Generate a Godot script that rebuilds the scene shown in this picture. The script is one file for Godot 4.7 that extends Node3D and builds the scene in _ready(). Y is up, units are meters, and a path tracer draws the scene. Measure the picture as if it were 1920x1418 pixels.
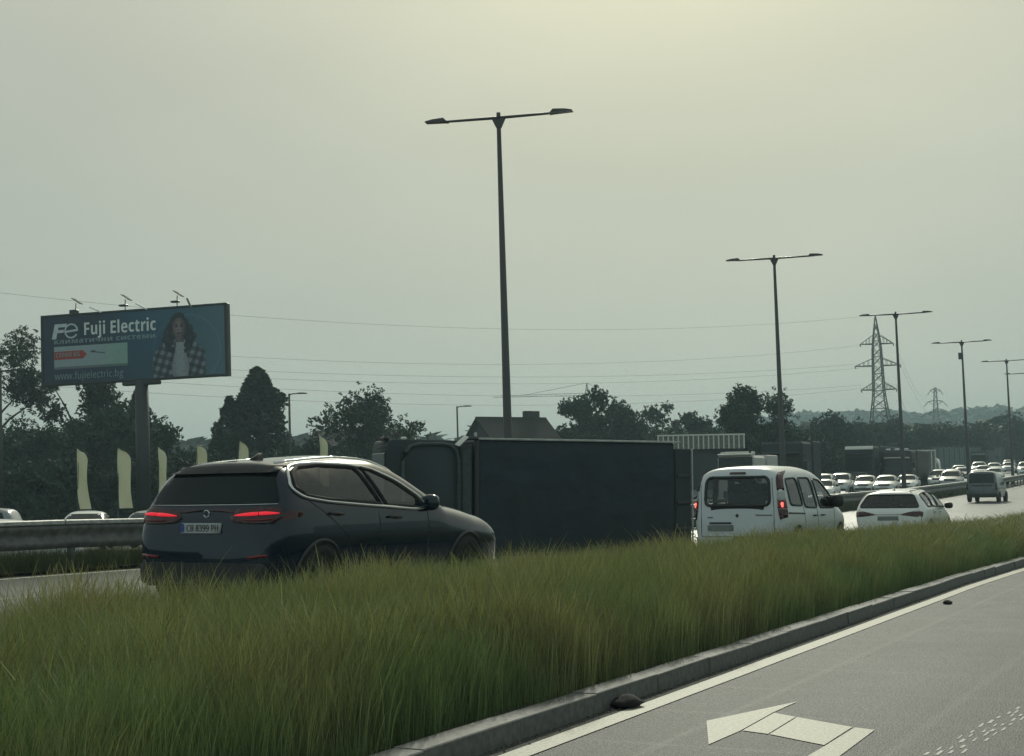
extends Node3D

# World: the road runs along -Z, x is to the right of travel; V(t, y, s) puts a point at lateral t, height y, distance s ahead.
var M := {}
var rng := RandomNumberGenerator.new()
var taken := {}
const CAM_Y := 1.27
const CAM_YAW := 26.2
const PROFILE := [[-60.0, 0.0], [20.0, 0.0], [30.0, -0.08], [42.0, -0.22], [60.0, -0.12], [75.0, 0.1], [92.0, 0.32], [112.0, 0.75], [130.0, 1.05], [148.0, 1.55], [160.0, 1.95], [200.0, 2.95], [300.0, 5.0], [500.0, 7.0], [3000.0, 9.0]]


func V(t: float, y: float, s: float) -> Vector3:
	return Vector3(t, y, -s)


func H(t: float, s: float) -> float:
	var h := 0.0
	for i in PROFILE.size() - 1:
		if s >= PROFILE[i][0] and s <= PROFILE[i + 1][0]:
			h = lerpf(PROFILE[i][1], PROFILE[i + 1][1], (s - PROFILE[i][0]) / (PROFILE[i + 1][0] - PROFILE[i][0]))
	var k := smoothstep(19.2, 21.2, -t)
	return h - 0.5 * k * (1.0 - smoothstep(35.0, 75.0, s))


# ---------------------------------------------------------------- nodes
func numbered(called: String) -> String:
	var n: int = taken.get(called, 0)
	taken[called] = n + 1
	return called if n == 0 else "%s_%03d" % [called, n]


func tag(o: Node, label: String, category: String, group := "") -> Node:
	o.set_meta("label", label)
	o.set_meta("category", category)
	if group:
		o.set_meta("group", group)
	return o


func thing(called: String, label: String, category: String, at := Vector3.ZERO, turn := 0.0, group := "") -> Node3D:
	var o := Node3D.new()
	o.name = numbered(called)
	add_child(o, true)
	o.position = at
	o.rotation_degrees.y = turn
	tag(o, label, category, group)
	return o


func obj(called: String, mesh: Mesh, mat: Material, parent: Node = self) -> MeshInstance3D:
	var o := MeshInstance3D.new()
	o.name = numbered(called) if parent == self else called
	o.mesh = mesh
	o.material_override = mat
	parent.add_child(o, true)
	return o


func struct(called: String, mesh: Mesh, mat: Material) -> MeshInstance3D:
	var o := obj(called, mesh, mat)
	o.set_meta("kind", "structure")
	return o


func dup(root: Node3D, label: String, at: Vector3, turn: float) -> Node3D:
	var r: Node3D = root.duplicate()
	r.name = numbered(String(root.name).get_slice("_0", 0))
	add_child(r, true)
	r.position = at
	r.rotation_degrees.y = turn
	r.set_meta("label", label)
	return r


func lean(o: Node3D, deg := 0.9) -> void:
	var axis := Vector3(0, 0, -1).rotated(Vector3.UP, deg_to_rad(CAM_YAW))
	o.basis = Basis(axis, deg_to_rad(-deg)) * o.basis


# ---------------------------------------------------------------- mesh helpers
func begin(smooth := false) -> SurfaceTool:
	var st := SurfaceTool.new()
	st.begin(Mesh.PRIMITIVE_TRIANGLES)
	st.set_smooth_group(0 if smooth else -1)
	return st


func done(st: SurfaceTool) -> ArrayMesh:
	st.generate_normals()
	return st.commit()


func tri(st: SurfaceTool, a: Vector3, b: Vector3, c: Vector3, out: Vector3) -> void:
	if (a - c).cross(a - b).dot(out) < 0.0:
		var k := b
		b = c
		c = k
	st.add_vertex(a)
	st.add_vertex(b)
	st.add_vertex(c)


func quad(st: SurfaceTool, a: Vector3, b: Vector3, c: Vector3, d: Vector3, out: Vector3) -> void:
	tri(st, a, b, c, out)
	tri(st, a, c, d, out)


# a box with chamfered edges, optionally turned by a basis
func box(st: SurfaceTool, at: Vector3, size: Vector3, bevel := 0.0, turned := Basis()) -> void:
	var h := size / 2.0
	var b := minf(bevel, minf(h.x, minf(h.y, h.z)) * 0.9)
	var put := func(v: Vector3) -> Vector3: return at + turned * v
	for ax in 3:
		var u := (ax + 1) % 3
		var w := (ax + 2) % 3
		for sg in [-1.0, 1.0]:
			var o := Vector3()
			o[ax] = sg
			var c := []
			for k in [[-1, -1], [1, -1], [1, 1], [-1, 1]]:
				var p := Vector3()
				p[ax] = sg * h[ax]
				p[u] = k[0] * (h[u] - b)
				p[w] = k[1] * (h[w] - b)
				c.append(put.call(p))
			quad(st, c[0], c[1], c[2], c[3], turned * o)
		if b > 0.0:
			for s1 in [-1.0, 1.0]:
				for s2 in [-1.0, 1.0]:
					var q := []
					for e in [-1.0, 1.0]:
						var p1 := Vector3()
						p1[ax] = e * (h[ax] - b)
						p1[u] = s1 * h[u]
						p1[w] = s2 * (h[w] - b)
						var p2 := Vector3()
						p2[ax] = e * (h[ax] - b)
						p2[u] = s1 * (h[u] - b)
						p2[w] = s2 * h[w]
						q.append(put.call(p1))
						q.append(put.call(p2))
					var o2 := Vector3()
					o2[u] = s1
					o2[w] = s2
					quad(st, q[0], q[1], q[3], q[2], turned * o2)
	if b > 0.0:
		for x in [-1.0, 1.0]:
			for y in [-1.0, 1.0]:
				for z in [-1.0, 1.0]:
					tri(st, put.call(Vector3(x * h.x, y * (h.y - b), z * (h.z - b))), put.call(Vector3(x * (h.x - b), y * h.y, z * (h.z - b))), put.call(Vector3(x * (h.x - b), y * (h.y - b), z * h.z)), turned * Vector3(x, y, z))


func box_mesh(at: Vector3, size: Vector3, bevel := 0.0, turned := Basis()) -> ArrayMesh:
	var st := begin()
	box(st, at, size, bevel, turned)
	return done(st)


func tube(st: SurfaceTool, pts: Array, radii: Array, sides := 8, closed := false, caps := true) -> void:
	var rings := []
	var n := pts.size()
	for i in n:
		var p: Vector3 = pts[i]
		var before: Vector3 = pts[(i - 1 + n) % n] if closed or i > 0 else p
		var after: Vector3 = pts[(i + 1) % n] if closed or i < n - 1 else p
		var d := (after - before).normalized()
		var side := d.cross(Vector3.UP)
		if side.length() < 0.05:
			side = d.cross(Vector3.RIGHT)
		side = side.normalized()
		var up := side.cross(d).normalized()
		var r: float = radii[mini(i, radii.size() - 1)]
		var ring := []
		for k in sides:
			var a := TAU * k / sides
			ring.append(p + (side * cos(a) + up * sin(a)) * r)
		rings.append(ring)
	for i in (n if closed else n - 1):
		var r0: Array = rings[i]
		var r1: Array = rings[(i + 1) % n]
		for k in sides:
			var k2 := (k + 1) % sides
			var a0: Vector3 = r0[k]
			quad(st, a0, r0[k2], r1[k2], r1[k], (a0 + r0[k2]) / 2.0 - pts[i])
	if caps and not closed:
		for e in [0, n - 1]:
			var ring2: Array = rings[e]
			var o: Vector3 = pts[e] - pts[1 if e == 0 else n - 2]
			for k in sides:
				tri(st, pts[e], ring2[k], ring2[(k + 1) % sides], o)


func tube_mesh(pts: Array, radii: Array, sides := 8, closed := false) -> ArrayMesh:
	var st := begin(true)
	tube(st, pts, radii, sides, closed)
	return done(st)


# extrude a polygon in the XY plane from z0 to z1, placed by xf
func prism(st: SurfaceTool, poly: PackedVector2Array, z0: float, z1: float, xf := Transform3D()) -> void:
	var ids := Geometry2D.triangulate_polygon(poly)
	for z in [z0, z1]:
		var o := xf.basis * Vector3(0, 0, 1.0 if z == maxf(z0, z1) else -1.0)
		for i in range(0, ids.size(), 3):
			var p := []
			for k in 3:
				p.append(xf * Vector3(poly[ids[i + k]].x, poly[ids[i + k]].y, z))
			tri(st, p[0], p[1], p[2], o)
	var cw := Geometry2D.is_polygon_clockwise(poly)
	for i in poly.size():
		var a := poly[i]
		var b := poly[(i + 1) % poly.size()]
		var nrm := (b - a).orthogonal() * (-1.0 if cw else 1.0)
		quad(st, xf * Vector3(a.x, a.y, z0), xf * Vector3(b.x, b.y, z0), xf * Vector3(b.x, b.y, z1), xf * Vector3(a.x, a.y, z1), xf.basis * Vector3(-nrm.x, -nrm.y, 0) * (-1.0))


func prism_mesh(poly: PackedVector2Array, z0: float, z1: float, xf := Transform3D()) -> ArrayMesh:
	var st := begin()
	prism(st, poly, z0, z1, xf)
	return done(st)


# lathe about the X axis: profile of (x, r)
func lathe_x(st: SurfaceTool, prof: Array, at: Vector3, sides := 24) -> void:
	for i in prof.size() - 1:
		for k in sides:
			var a0 := TAU * k / sides
			var a1 := TAU * (k + 1) / sides
			var d0 := Vector3(0, cos(a0), sin(a0))
			var d1 := Vector3(0, cos(a1), sin(a1))
			var p: Vector2 = prof[i]
			var q: Vector2 = prof[i + 1]
			var nrm := Vector2(-(q.y - p.y), q.x - p.x)
			var o := Vector3(nrm.x, 0, 0) + (d0 + d1) * 0.5 * nrm.y
			quad(st, at + Vector3(p.x, 0, 0) + d0 * p.y, at + Vector3(p.x, 0, 0) + d1 * p.y, at + Vector3(q.x, 0, 0) + d1 * q.y, at + Vector3(q.x, 0, 0) + d0 * q.y, o)


# a sheet over the ground from t0 to t1, following the road's profile
func sheet(t0: float, t1: float, s0: float, s1: float, lift: float, ds := 2.0, nt := 2, uv_scale := 1.0) -> ArrayMesh:
	var st := begin(true)
	var n := int(ceil((s1 - s0) / ds))
	for i in n:
		var a := lerpf(s0, s1, float(i) / n)
		var b := lerpf(s0, s1, float(i + 1) / n)
		for j in nt:
			var l := lerpf(t0, t1, float(j) / nt)
			var r := lerpf(t0, t1, float(j + 1) / nt)
			var c := [[l, a], [l, b], [r, b], [r, a]]
			for k in [0, 1, 2, 0, 2, 3]:
				st.set_uv(Vector2(c[k][0], c[k][1]) * uv_scale)
				st.set_uv2(Vector2((c[k][0] + 3.5) / 12.5, c[k][1] / 25.0))
				st.add_vertex(V(c[k][0], H(c[k][0], c[k][1]) + lift, c[k][1]))
	return done(st)


# a flat painted polygon on the road
func paint(poly: Array, lift: float) -> ArrayMesh:
	var p := PackedVector2Array()
	for q in poly:
		p.append(Vector2(q[0], q[1]))
	var st := begin()
	var ids := Geometry2D.triangulate_polygon(p)
	for i in range(0, ids.size(), 3):
		var c := []
		for k in 3:
			var q2 := p[ids[i + k]]
			c.append(V(q2.x, H(q2.x, q2.y) + lift, q2.y))
		tri(st, c[0], c[1], c[2], Vector3.UP)
	return done(st)


# ---------------------------------------------------------------- materials
func srgb1(x: float) -> float:
	return Color(x, x, x).linear_to_srgb().r


func lin(r: float, g: float, b: float) -> Color:
	return Color(r, g, b).linear_to_srgb()


func mat(r: float, g: float, b: float, rough := 0.6, metal := 0.0) -> StandardMaterial3D:
	var m := StandardMaterial3D.new()
	m.albedo_color = lin(r, g, b)
	m.roughness = rough
	m.metallic = metal
	return m


func noise_tex(seed_: int, freq: float, lo: Color, hi: Color, size := 512, octaves := 4, kind := FastNoiseLite.TYPE_SIMPLEX_SMOOTH) -> NoiseTexture2D:
	var n := FastNoiseLite.new()
	n.seed = seed_
	n.frequency = freq
	n.noise_type = kind
	n.fractal_octaves = octaves
	var t := NoiseTexture2D.new()
	t.width = size
	t.height = size
	t.seamless = true
	t.noise = n
	var g := Gradient.new()
	g.set_color(0, lo)
	g.set_color(1, hi)
	t.color_ramp = g
	return t


func noise_normal(seed_: int, freq: float, strength: float, size := 512) -> NoiseTexture2D:
	var n := FastNoiseLite.new()
	n.seed = seed_
	n.frequency = freq
	n.fractal_octaves = 3
	var t := NoiseTexture2D.new()
	t.width = size
	t.height = size
	t.seamless = true
	t.noise = n
	t.as_normal_map = true
	t.bump_strength = strength
	return t


func textured(m: StandardMaterial3D, tex: Texture2D, scale: float, normal: Texture2D = null, nscale := 1.0) -> StandardMaterial3D:
	m.albedo_texture = tex
	m.uv1_triplanar = true
	m.uv1_world_triplanar = true
	m.uv1_scale = Vector3.ONE * scale
	if normal:
		m.normal_enabled = true
		m.normal_texture = normal
		m.normal_scale = nscale
	return m


func glass(r: float, g: float, b: float, alpha: float) -> StandardMaterial3D:
	var m := mat(r, g, b, 0.04)
	m.transparency = BaseMaterial3D.TRANSPARENCY_ALPHA
	m.albedo_color.a = alpha
	return m


func glow(r: float, g: float, b: float, e: float) -> StandardMaterial3D:
	var m := mat(r * 0.5, g * 0.5, b * 0.5, 0.3)
	m.emission_enabled = true
	m.emission = lin(r, g, b)
	m.emission_energy_multiplier = e
	return m


func car_paint(r: float, g: float, b: float, metal := 0.0, rough := 0.35) -> StandardMaterial3D:
	var m := mat(r, g, b, rough, metal)
	m.clearcoat_enabled = true
	m.clearcoat = 1.0
	m.clearcoat_roughness = 0.13
	return m


func make_materials() -> void:
	var w := Color(1, 1, 1)
	var asphalt := mat(0.165, 0.18, 0.183, 0.66)
	M.asphalt = textured(asphalt, noise_tex(3, 0.075, Color(0.04, 0.04, 0.04), w, 512, 3), 0.9, noise_normal(4, 0.14, 6.0), 0.7)
	# wear: paler worn wheel tracks and blotches, with the road glare painted in
	var wear_and_glare := Image.create(256, 512, false, Image.FORMAT_RGB8)
	var wn := FastNoiseLite.new()
	wn.seed = 6
	wn.frequency = 0.02
	wn.fractal_octaves = 5
	for y in 512:
		for x in 256:
			var t := x / 256.0 * 12.5 - 3.5
			var fy := y / 512.0
			var n0 := wn.get_noise_3d(x * 1.0, cos(fy * TAU) * 81.5, sin(fy * TAU) * 81.5)
			var n1 := wn.get_noise_3d(x * 3.0 + 500.0, cos(fy * TAU) * 160.0, sin(fy * TAU) * 160.0)
			var track := exp(-pow((t + 2.2 + n0 * 0.6) / 0.42, 2.0)) + exp(-pow((t + 0.45 + n0 * 0.6) / 0.45, 2.0)) * 0.9
			var val := 0.36 + 0.42 * track * (0.8 + 1.5 * n1) + 0.3 * n1 + 0.14 * n0
			val = srgb1(clampf(val, 0.15, 1.0))
			wear_and_glare.set_pixel(x, y, Color(val, val, val))
	asphalt.detail_enabled = true
	asphalt.detail_blend_mode = BaseMaterial3D.BLEND_MODE_MUL
	asphalt.detail_uv_layer = BaseMaterial3D.DETAIL_UV_2
	asphalt.detail_albedo = ImageTexture.create_from_image(wear_and_glare)
	M.main_asphalt = textured(mat(0.135, 0.14, 0.135, 0.3), noise_tex(7, 0.03, Color(0.72, 0.72, 0.7), w, 512, 5), 0.3, noise_normal(8, 0.12, 4.0), 0.3)
	M.paint_white = textured(mat(0.47, 0.46, 0.375, 0.65), noise_tex(9, 0.04, Color(0.72, 0.7, 0.66), w, 512, 5), 1.6)
	M.paint_line = textured(mat(0.72, 0.71, 0.62, 0.55), noise_tex(9, 0.04, Color(0.72, 0.7, 0.66), w, 512, 5), 0.8)
	M.paint_worn = textured(mat(0.42, 0.43, 0.4, 0.6), noise_tex(11, 0.06, Color(0.6, 0.6, 0.6), w), 2.0)
	M.kerb = textured(mat(0.14, 0.145, 0.135, 0.7), noise_tex(12, 0.02, Color(0.74, 0.74, 0.72), w, 512, 5), 1.3, noise_normal(13, 0.1, 4.0), 0.25)
	M.kerb_b = textured(mat(0.15, 0.153, 0.14, 0.7), noise_tex(14, 0.02, Color(0.72, 0.72, 0.72), w, 512, 5), 1.1, noise_normal(13, 0.1, 4.0), 0.25)
	M.gutter = textured(mat(0.075, 0.078, 0.066, 0.95), noise_tex(15, 0.05, Color(0.5, 0.5, 0.48), w), 1.5)
	M.soil = textured(mat(0.035, 0.038, 0.02, 1.0), noise_tex(16, 0.04, Color(0.5, 0.5, 0.45), w), 0.8)
	M.meadow = textured(mat(0.05, 0.062, 0.028, 1.0), noise_tex(17, 0.02, Color(0.5, 0.55, 0.4), w), 0.12)
	M.hill = textured(mat(0.05, 0.062, 0.042, 1.0), noise_tex(18, 0.02, Color(0.6, 0.6, 0.55), w), 0.01)
	M.grass = mat(1, 1, 1, 0.75)
	M.grass.vertex_color_use_as_albedo = true
	M.grass.backlight_enabled = true
	M.grass.backlight = Color(0.7, 0.7, 0.55)
	M.grit = mat(1, 1, 1, 0.9)
	M.grit.vertex_color_use_as_albedo = true
	M.leaf = mat(1, 1, 1, 0.8)
	M.leaf.vertex_color_use_as_albedo = true
	M.leaf.backlight_enabled = true
	M.leaf.backlight = Color(0.35, 0.35, 0.25)
	M.bark = mat(0.035, 0.03, 0.024, 0.95)
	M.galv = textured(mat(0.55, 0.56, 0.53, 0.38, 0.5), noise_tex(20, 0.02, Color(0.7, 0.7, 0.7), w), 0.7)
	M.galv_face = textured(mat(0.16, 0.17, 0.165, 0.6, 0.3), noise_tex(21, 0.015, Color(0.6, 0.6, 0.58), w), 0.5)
	M.pole = mat(0.07, 0.07, 0.07, 0.5, 0.5)
	M.dark_steel = mat(0.035, 0.038, 0.042, 0.5, 0.3)
	M.pylon = mat(0.12, 0.125, 0.12, 0.6, 0.4)
	M.cable = mat(0.09, 0.09, 0.09, 0.6)
	M.rubber = mat(0.012, 0.012, 0.012, 0.85)
	M.rim = mat(0.3, 0.3, 0.3, 0.35, 0.8)
	M.rim_dark = mat(0.05, 0.05, 0.055, 0.3, 0.7)
	M.trim = mat(0.012, 0.013, 0.014, 0.45)
	M.chrome = mat(0.6, 0.62, 0.62, 0.16, 1.0)
	M.navy = car_paint(0.004, 0.012, 0.026, 0.0, 0.25)
	M.navy.clearcoat = 0.8
	M.navy.clearcoat_roughness = 0.03
	M.navy.metallic_specular = 0.2
	M.white = car_paint(0.55, 0.58, 0.59)
	M.white2 = car_paint(0.72, 0.72, 0.69)
	M.greyvan = car_paint(0.07, 0.085, 0.095)
	M.liner = mat(0.02, 0.021, 0.022, 0.9)
	M.seat = mat(0.022, 0.023, 0.025, 0.85)
	M.pane = glass(0.01, 0.016, 0.014, 0.14)
	M.tint = glass(0.006, 0.009, 0.009, 0.86)
	M.van_glass = glass(0.006, 0.012, 0.011, 0.5)
	M.opaque_glass = mat(0.012, 0.018, 0.02, 0.06)
	M.opaque_glass.metallic_specular = 0.4
	M.rear_glass = mat(0.006, 0.011, 0.014, 0.08)
	M.rear_glass.metallic_specular = 0.32
	M.tail_lit = glow(1.0, 0.03, 0.05, 0.6)
	M.brake_hot = glow(1.0, 0.16, 0.12, 1.6)
	M.tail_red = mat(0.16, 0.008, 0.012, 0.15)
	M.tail_dark = mat(0.045, 0.006, 0.008, 0.12)
	M.lamp_clear = mat(0.4, 0.42, 0.42, 0.12)
	M.head_lit = glow(1.0, 0.98, 0.9, 1.2)
	M.head_off = mat(0.55, 0.57, 0.57, 0.15, 0.3)
	M.plate = mat(0.34, 0.36, 0.35, 0.5)
	M.plate_dark = mat(0.16, 0.18, 0.17, 0.5)
	M.plate_ink = mat(0.02, 0.02, 0.02, 0.6)
	M.plate_blue = mat(0.02, 0.06, 0.3, 0.5)
	M.tarp = textured(mat(0.013, 0.029, 0.043, 0.7), noise_tex(24, 0.006, Color(0.62, 0.62, 0.6), w, 512, 5), 0.35, noise_normal(25, 0.01, 10.0), 0.5)
	M.cab_dark = mat(0.014, 0.024, 0.029, 0.6)
	M.cab_grey = textured(mat(0.06, 0.085, 0.085, 0.7), noise_tex(26, 0.02, Color(0.7, 0.7, 0.7), w), 0.8)
	M.off_white = mat(0.62, 0.62, 0.56, 0.55)
	M.lamp_tube = mat(0.85, 0.86, 0.84, 0.4)
	M.lamp_tube.backlight_enabled = true
	M.lamp_tube.backlight = Color(0.8, 0.8, 0.8)
	M.concrete = textured(mat(0.24, 0.24, 0.22, 0.85), noise_tex(27, 0.02, Color(0.7, 0.7, 0.7), w), 0.4)
	M.roof = textured(mat(0.028, 0.024, 0.022, 0.95), noise_tex(28, 0.03, Color(0.65, 0.65, 0.65), w), 0.6)
	M.wall = textured(mat(0.05, 0.056, 0.058, 0.9), noise_tex(29, 0.02, Color(0.8, 0.8, 0.8), w), 0.4)
	M.flag = mat(0.58, 0.57, 0.44, 0.75)
	M.flag.backlight_enabled = true
	M.flag.backlight = Color(0.7, 0.7, 0.6)
	M.teal_wall = mat(0.07, 0.11, 0.115, 0.8)
	M.lettering = mat(0.68, 0.72, 0.7, 0.6)
	M.lettering_dim = mat(0.2, 0.28, 0.29, 0.6)
	M.debris = mat(0.008, 0.008, 0.008, 0.95)
	M.orange = mat(0.5, 0.14, 0.02, 0.4)


# ---------------------------------------------------------------- sky
func make_sky(sun_dir: Vector3) -> PanoramaSkyMaterial:
	var w := 512
	var h := 256
	var im := Image.create(w, h, false, Image.FORMAT_RGBF)
	var n := FastNoiseLite.new()
	n.seed = 77
	n.frequency = 1.1
	n.fractal_octaves = 4
	for j in h:
		var el := PI / 2.0 - (j + 0.5) / h * PI
		for i in w:
			var az := (i + 0.5) / w * TAU
			var d := Vector3(sin(az) * cos(el), sin(el), -cos(az) * cos(el))
			var up := clampf(d.y, 0.0, 1.0)
			var ang := acos(clampf(d.dot(sun_dir), -1.0, 1.0))
			var c := Vector3(0.400, 0.432, 0.397) + Vector3(0.045, 0.07, 0.05) * maxf(0.0, 1.0 - up / 0.3)
			# clear of the sun the haze turns a little bluer
			c = c * Vector3(1, 1, 1).lerp(Vector3(0.86, 1.0, 1.08), smoothstep(0.6, 1.9, ang))
			c += Vector3(1.47, 1.29, 0.67) * exp(-ang / 0.18)
			var cl := n.get_noise_3d(d.x * 2.0, d.y * 5.0, d.z * 2.0)
			c *= 1.03 + 0.1 * cl
			im.set_pixel(i, j, Color(c.x, c.y, c.z))
	var m := PanoramaSkyMaterial.new()
	m.panorama = ImageTexture.create_from_image(im)
	return m


func camera_and_light() -> void:
	var cam := Camera3D.new()
	cam.name = "camera"
	cam.position = Vector3(0, CAM_Y, 0)
	cam.rotation = Vector3(atan2(216.0, 2800.0), deg_to_rad(CAM_YAW), deg_to_rad(-0.8))
	cam.fov = rad_to_deg(2.0 * atan(709.0 / 2800.0))
	cam.near = 0.1
	cam.far = 6000.0
	add_child(cam)
	cam.current = true
	var az := deg_to_rad(19.8)
	var el := deg_to_rad(32.0)
	var towards := Vector3(-sin(az) * cos(el), sin(el), -cos(az) * cos(el))
	var sun := DirectionalLight3D.new()
	sun.name = "sun"
	sun.light_energy = 0.75
	sun.light_color = Color(1.0, 1.0, 0.93)
	sun.light_angular_distance = 3.0
	sun.shadow_enabled = true
	add_child(sun)
	sun.look_at_from_position(Vector3.ZERO, -towards, Vector3.UP)
	var e := Environment.new()
	e.background_mode = Environment.BG_SKY
	e.sky = Sky.new()
	e.sky.sky_material = make_sky(towards)
	e.tonemap_mode = Environment.TONE_MAPPER_LINEAR
	e.tonemap_exposure = 1.0
	e.sdfgi_enabled = true
	e.ssao_enabled = true
	e.ssil_enabled = true
	e.fog_enabled = true
	e.fog_density = 0.0007
	e.fog_light_color = Color(0.77, 0.88, 0.90)
	var we := WorldEnvironment.new()
	we.name = "environment"
	we.environment = e
	add_child(we)


# ---------------------------------------------------------------- ground and roads
func ground_and_roads() -> void:
	var st := begin(true)
	var ts := [-2500.0, -900.0, -400.0, -200.0, -110.0, -70.0, -50.0, -40.0, -34.0, -31.2, -21.2, -19.2, -15.0, -8.0, -3.5, 8.0, 30.0, 120.0, 500.0, 1500.0]
	var ss := [-60.0, -20.0, 0.0, 10.0, 20.0, 30.0, 36.0, 42.0, 50.0, 60.0, 68.0, 75.0, 84.0, 92.0, 112.0, 130.0, 148.0, 160.0, 200.0, 300.0, 500.0, 900.0, 1500.0, 3000.0]
	for i in ss.size() - 1:
		for j in ts.size() - 1:
			var p := []
			for k in [[0, 0], [1, 0], [1, 1], [0, 1]]:
				var t: float = ts[j + k[0]]
				var s: float = ss[i + k[1]]
				p.append(V(t, H(t, s) - 0.12, s))
			quad(st, p[0], p[1], p[2], p[3], Vector3.UP)
	struct("ground", done(st), M.meadow)
	struct("service_road", sheet(-3.5, 9.0, -20, 170, 0.0, 2.0, 1), M.asphalt)
	struct("main_road", sheet(-18.55, -7.1, -5, 320, 0.0, 2.0, 4), M.main_asphalt)
	struct("opposite_road", sheet(-32.0, -20.3, -5, 420, 0.0, 2.0, 4), M.main_asphalt)
	var nz := FastNoiseLite.new()
	nz.seed = 5
	nz.frequency = 0.12
	# markings
	var edge := begin()
	for i in 140:
		var a := 2.0 + i * 1.0
		var j0 := 0.012 * nz.get_noise_2d(a * 9.0, 3.0)
		var j1 := 0.012 * nz.get_noise_2d((a + 1.0) * 9.0, 3.0)
		quad(edge, V(-3.32 + j0, H(0, a) + 0.005, a), V(-3.32 + j1, H(0, a + 1) + 0.005, a + 1.0), V(-3.18 + j1 * 0.5, H(0, a + 1) + 0.005, a + 1.0), V(-3.18 + j0 * 0.5, H(0, a) + 0.005, a), Vector3.UP)
	struct("road_edge_line", done(edge), M.paint_white)
	struct("main_road_edge_line", sheet(-18.2, -17.92, -5, 320, 0.006), M.paint_line)
	for lane in 2:
		var dash := begin()
		var t: float = [-10.8, -14.4][lane]
		for i in 30:
			var a := 3.0 + i * 9.0
			for k in 2:
				var s0 := a + k * 1.5
				quad(dash, V(t - 0.07, H(t, s0) + 0.006, s0), V(t - 0.07, H(t, s0 + 1.5) + 0.006, s0 + 1.5), V(t + 0.07, H(t, s0 + 1.5) + 0.006, s0 + 1.5), V(t + 0.07, H(t, s0) + 0.006, s0), Vector3.UP)
		struct("lane_line", done(dash), M.paint_white)
	var arrow := Node3D.new()
	arrow.name = "road_arrow"
	arrow.set_meta("kind", "structure")
	add_child(arrow)
	for poly in [
		[[-2.75, 7.96], [-2.49, 8.87], [-2.50, 8.40], [-2.475, 7.70], [-2.49, 7.23]],
		[[-2.465, 7.71], [-2.49, 8.38], [-2.335, 8.27], [-2.31, 7.65]],
		[[-2.30, 7.645], [-2.325, 8.265], [-1.96, 8.03], [-1.955, 7.42]],
		[[-1.945, 7.41], [-1.945, 8.02], [-1.83, 7.98], [-1.80, 6.75], [-1.955, 6.65]],
	]:
		obj("arrow_panel", paint(poly, 0.004), M.paint_white, arrow)
	# worn block marks beside the arrow
	var worn := begin()
	rng.seed = 31
	for i in 44:
		var row := i % 4
		var k := (i / 4) / 11.0
		if rng.randf() < 0.12:
			continue
		var s := 7.3 + k * 2.1 + row * 0.05 + rng.randf_range(-0.03, 0.03)
		var t := -1.44 + (s - 7.3) * 0.105 + row * 0.042 + rng.randf_range(-0.012, 0.012)
		var l := rng.randf_range(0.09, 0.15)
		var ww := rng.randf_range(0.004, 0.011)
		quad(worn, V(t - ww, 0.002, s), V(t - ww * 0.6, 0.002, s + l), V(t + ww, 0.002, s + l * 0.9), V(t + ww * 0.8, 0.002, s + 0.02), Vector3.UP)
	struct("worn_road_marking", done(worn), M.paint_worn)
	struct("gutter_strip", sheet(-3.43, -3.325, 0, 150, 0.004), M.gutter)
	# verge between the roads, and the median under the rail
	struct("verge_soil", sheet(-7.0, -3.58, -6, 170, 0.09, 2.0, 3), M.soil)
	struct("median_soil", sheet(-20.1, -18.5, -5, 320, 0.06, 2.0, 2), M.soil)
	var kerb := Node3D.new()
	kerb.name = "kerb"
	kerb.set_meta("kind", "structure")
	add_child(kerb)
	rng.seed = 8
	var kinds := []
	for k in 3:
		var ks := begin()
		box(ks, Vector3(0, -0.025, 0), Vector3(0.165, 0.28, 0.9992), [0.004, 0.006, 0.005][k])
		kinds.append(done(ks))
	for i in 130:
		var s := 1.5 + i
		var o := obj("kerb_stone", kinds[rng.randi() % 3], [M.kerb, M.kerb_b][rng.randi() % 2], kerb)
		o.position = V(-3.505 + rng.randf_range(-0.004, 0.004), H(0, s) + rng.randf_range(-0.003, 0.003), s)
		o.rotation_degrees = Vector3(rng.randf_range(-0.3, 0.3), rng.randf_range(-0.5, 0.5), rng.randf_range(-1, 1))
	var kerb2 := obj("kerb_edge", sheet(-7.12, -6.98, -5, 170, 0.105), M.kerb)
	kerb2.set_meta("kind", "structure")
	rng.seed = 77
	var grit := []
	for i in 1500:
		var s := 3.0 + pow(rng.randf(), 1.6) * 45.0
		var t := -3.42 + absf(rng.randfn()) * 0.035
		var sc := rng.randf_range(0.004, 0.014)
		grit.append([Transform3D(Basis.from_euler(Vector3(rng.randf() * 6.0, rng.randf() * 6.0, 0)).scaled(Vector3.ONE * sc), V(t, H(t, s) + 0.006, s)), Color(0.1, 0.1, 0.09) * rng.randf_range(0.4, 1.6)])
	multi("gutter_grit", box_mesh(Vector3.ZERO, Vector3(1.0, 0.7, 1.3), 0.25), M.grit, grit, self, "loose grit lying along the foot of the kerb", "grit")
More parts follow.
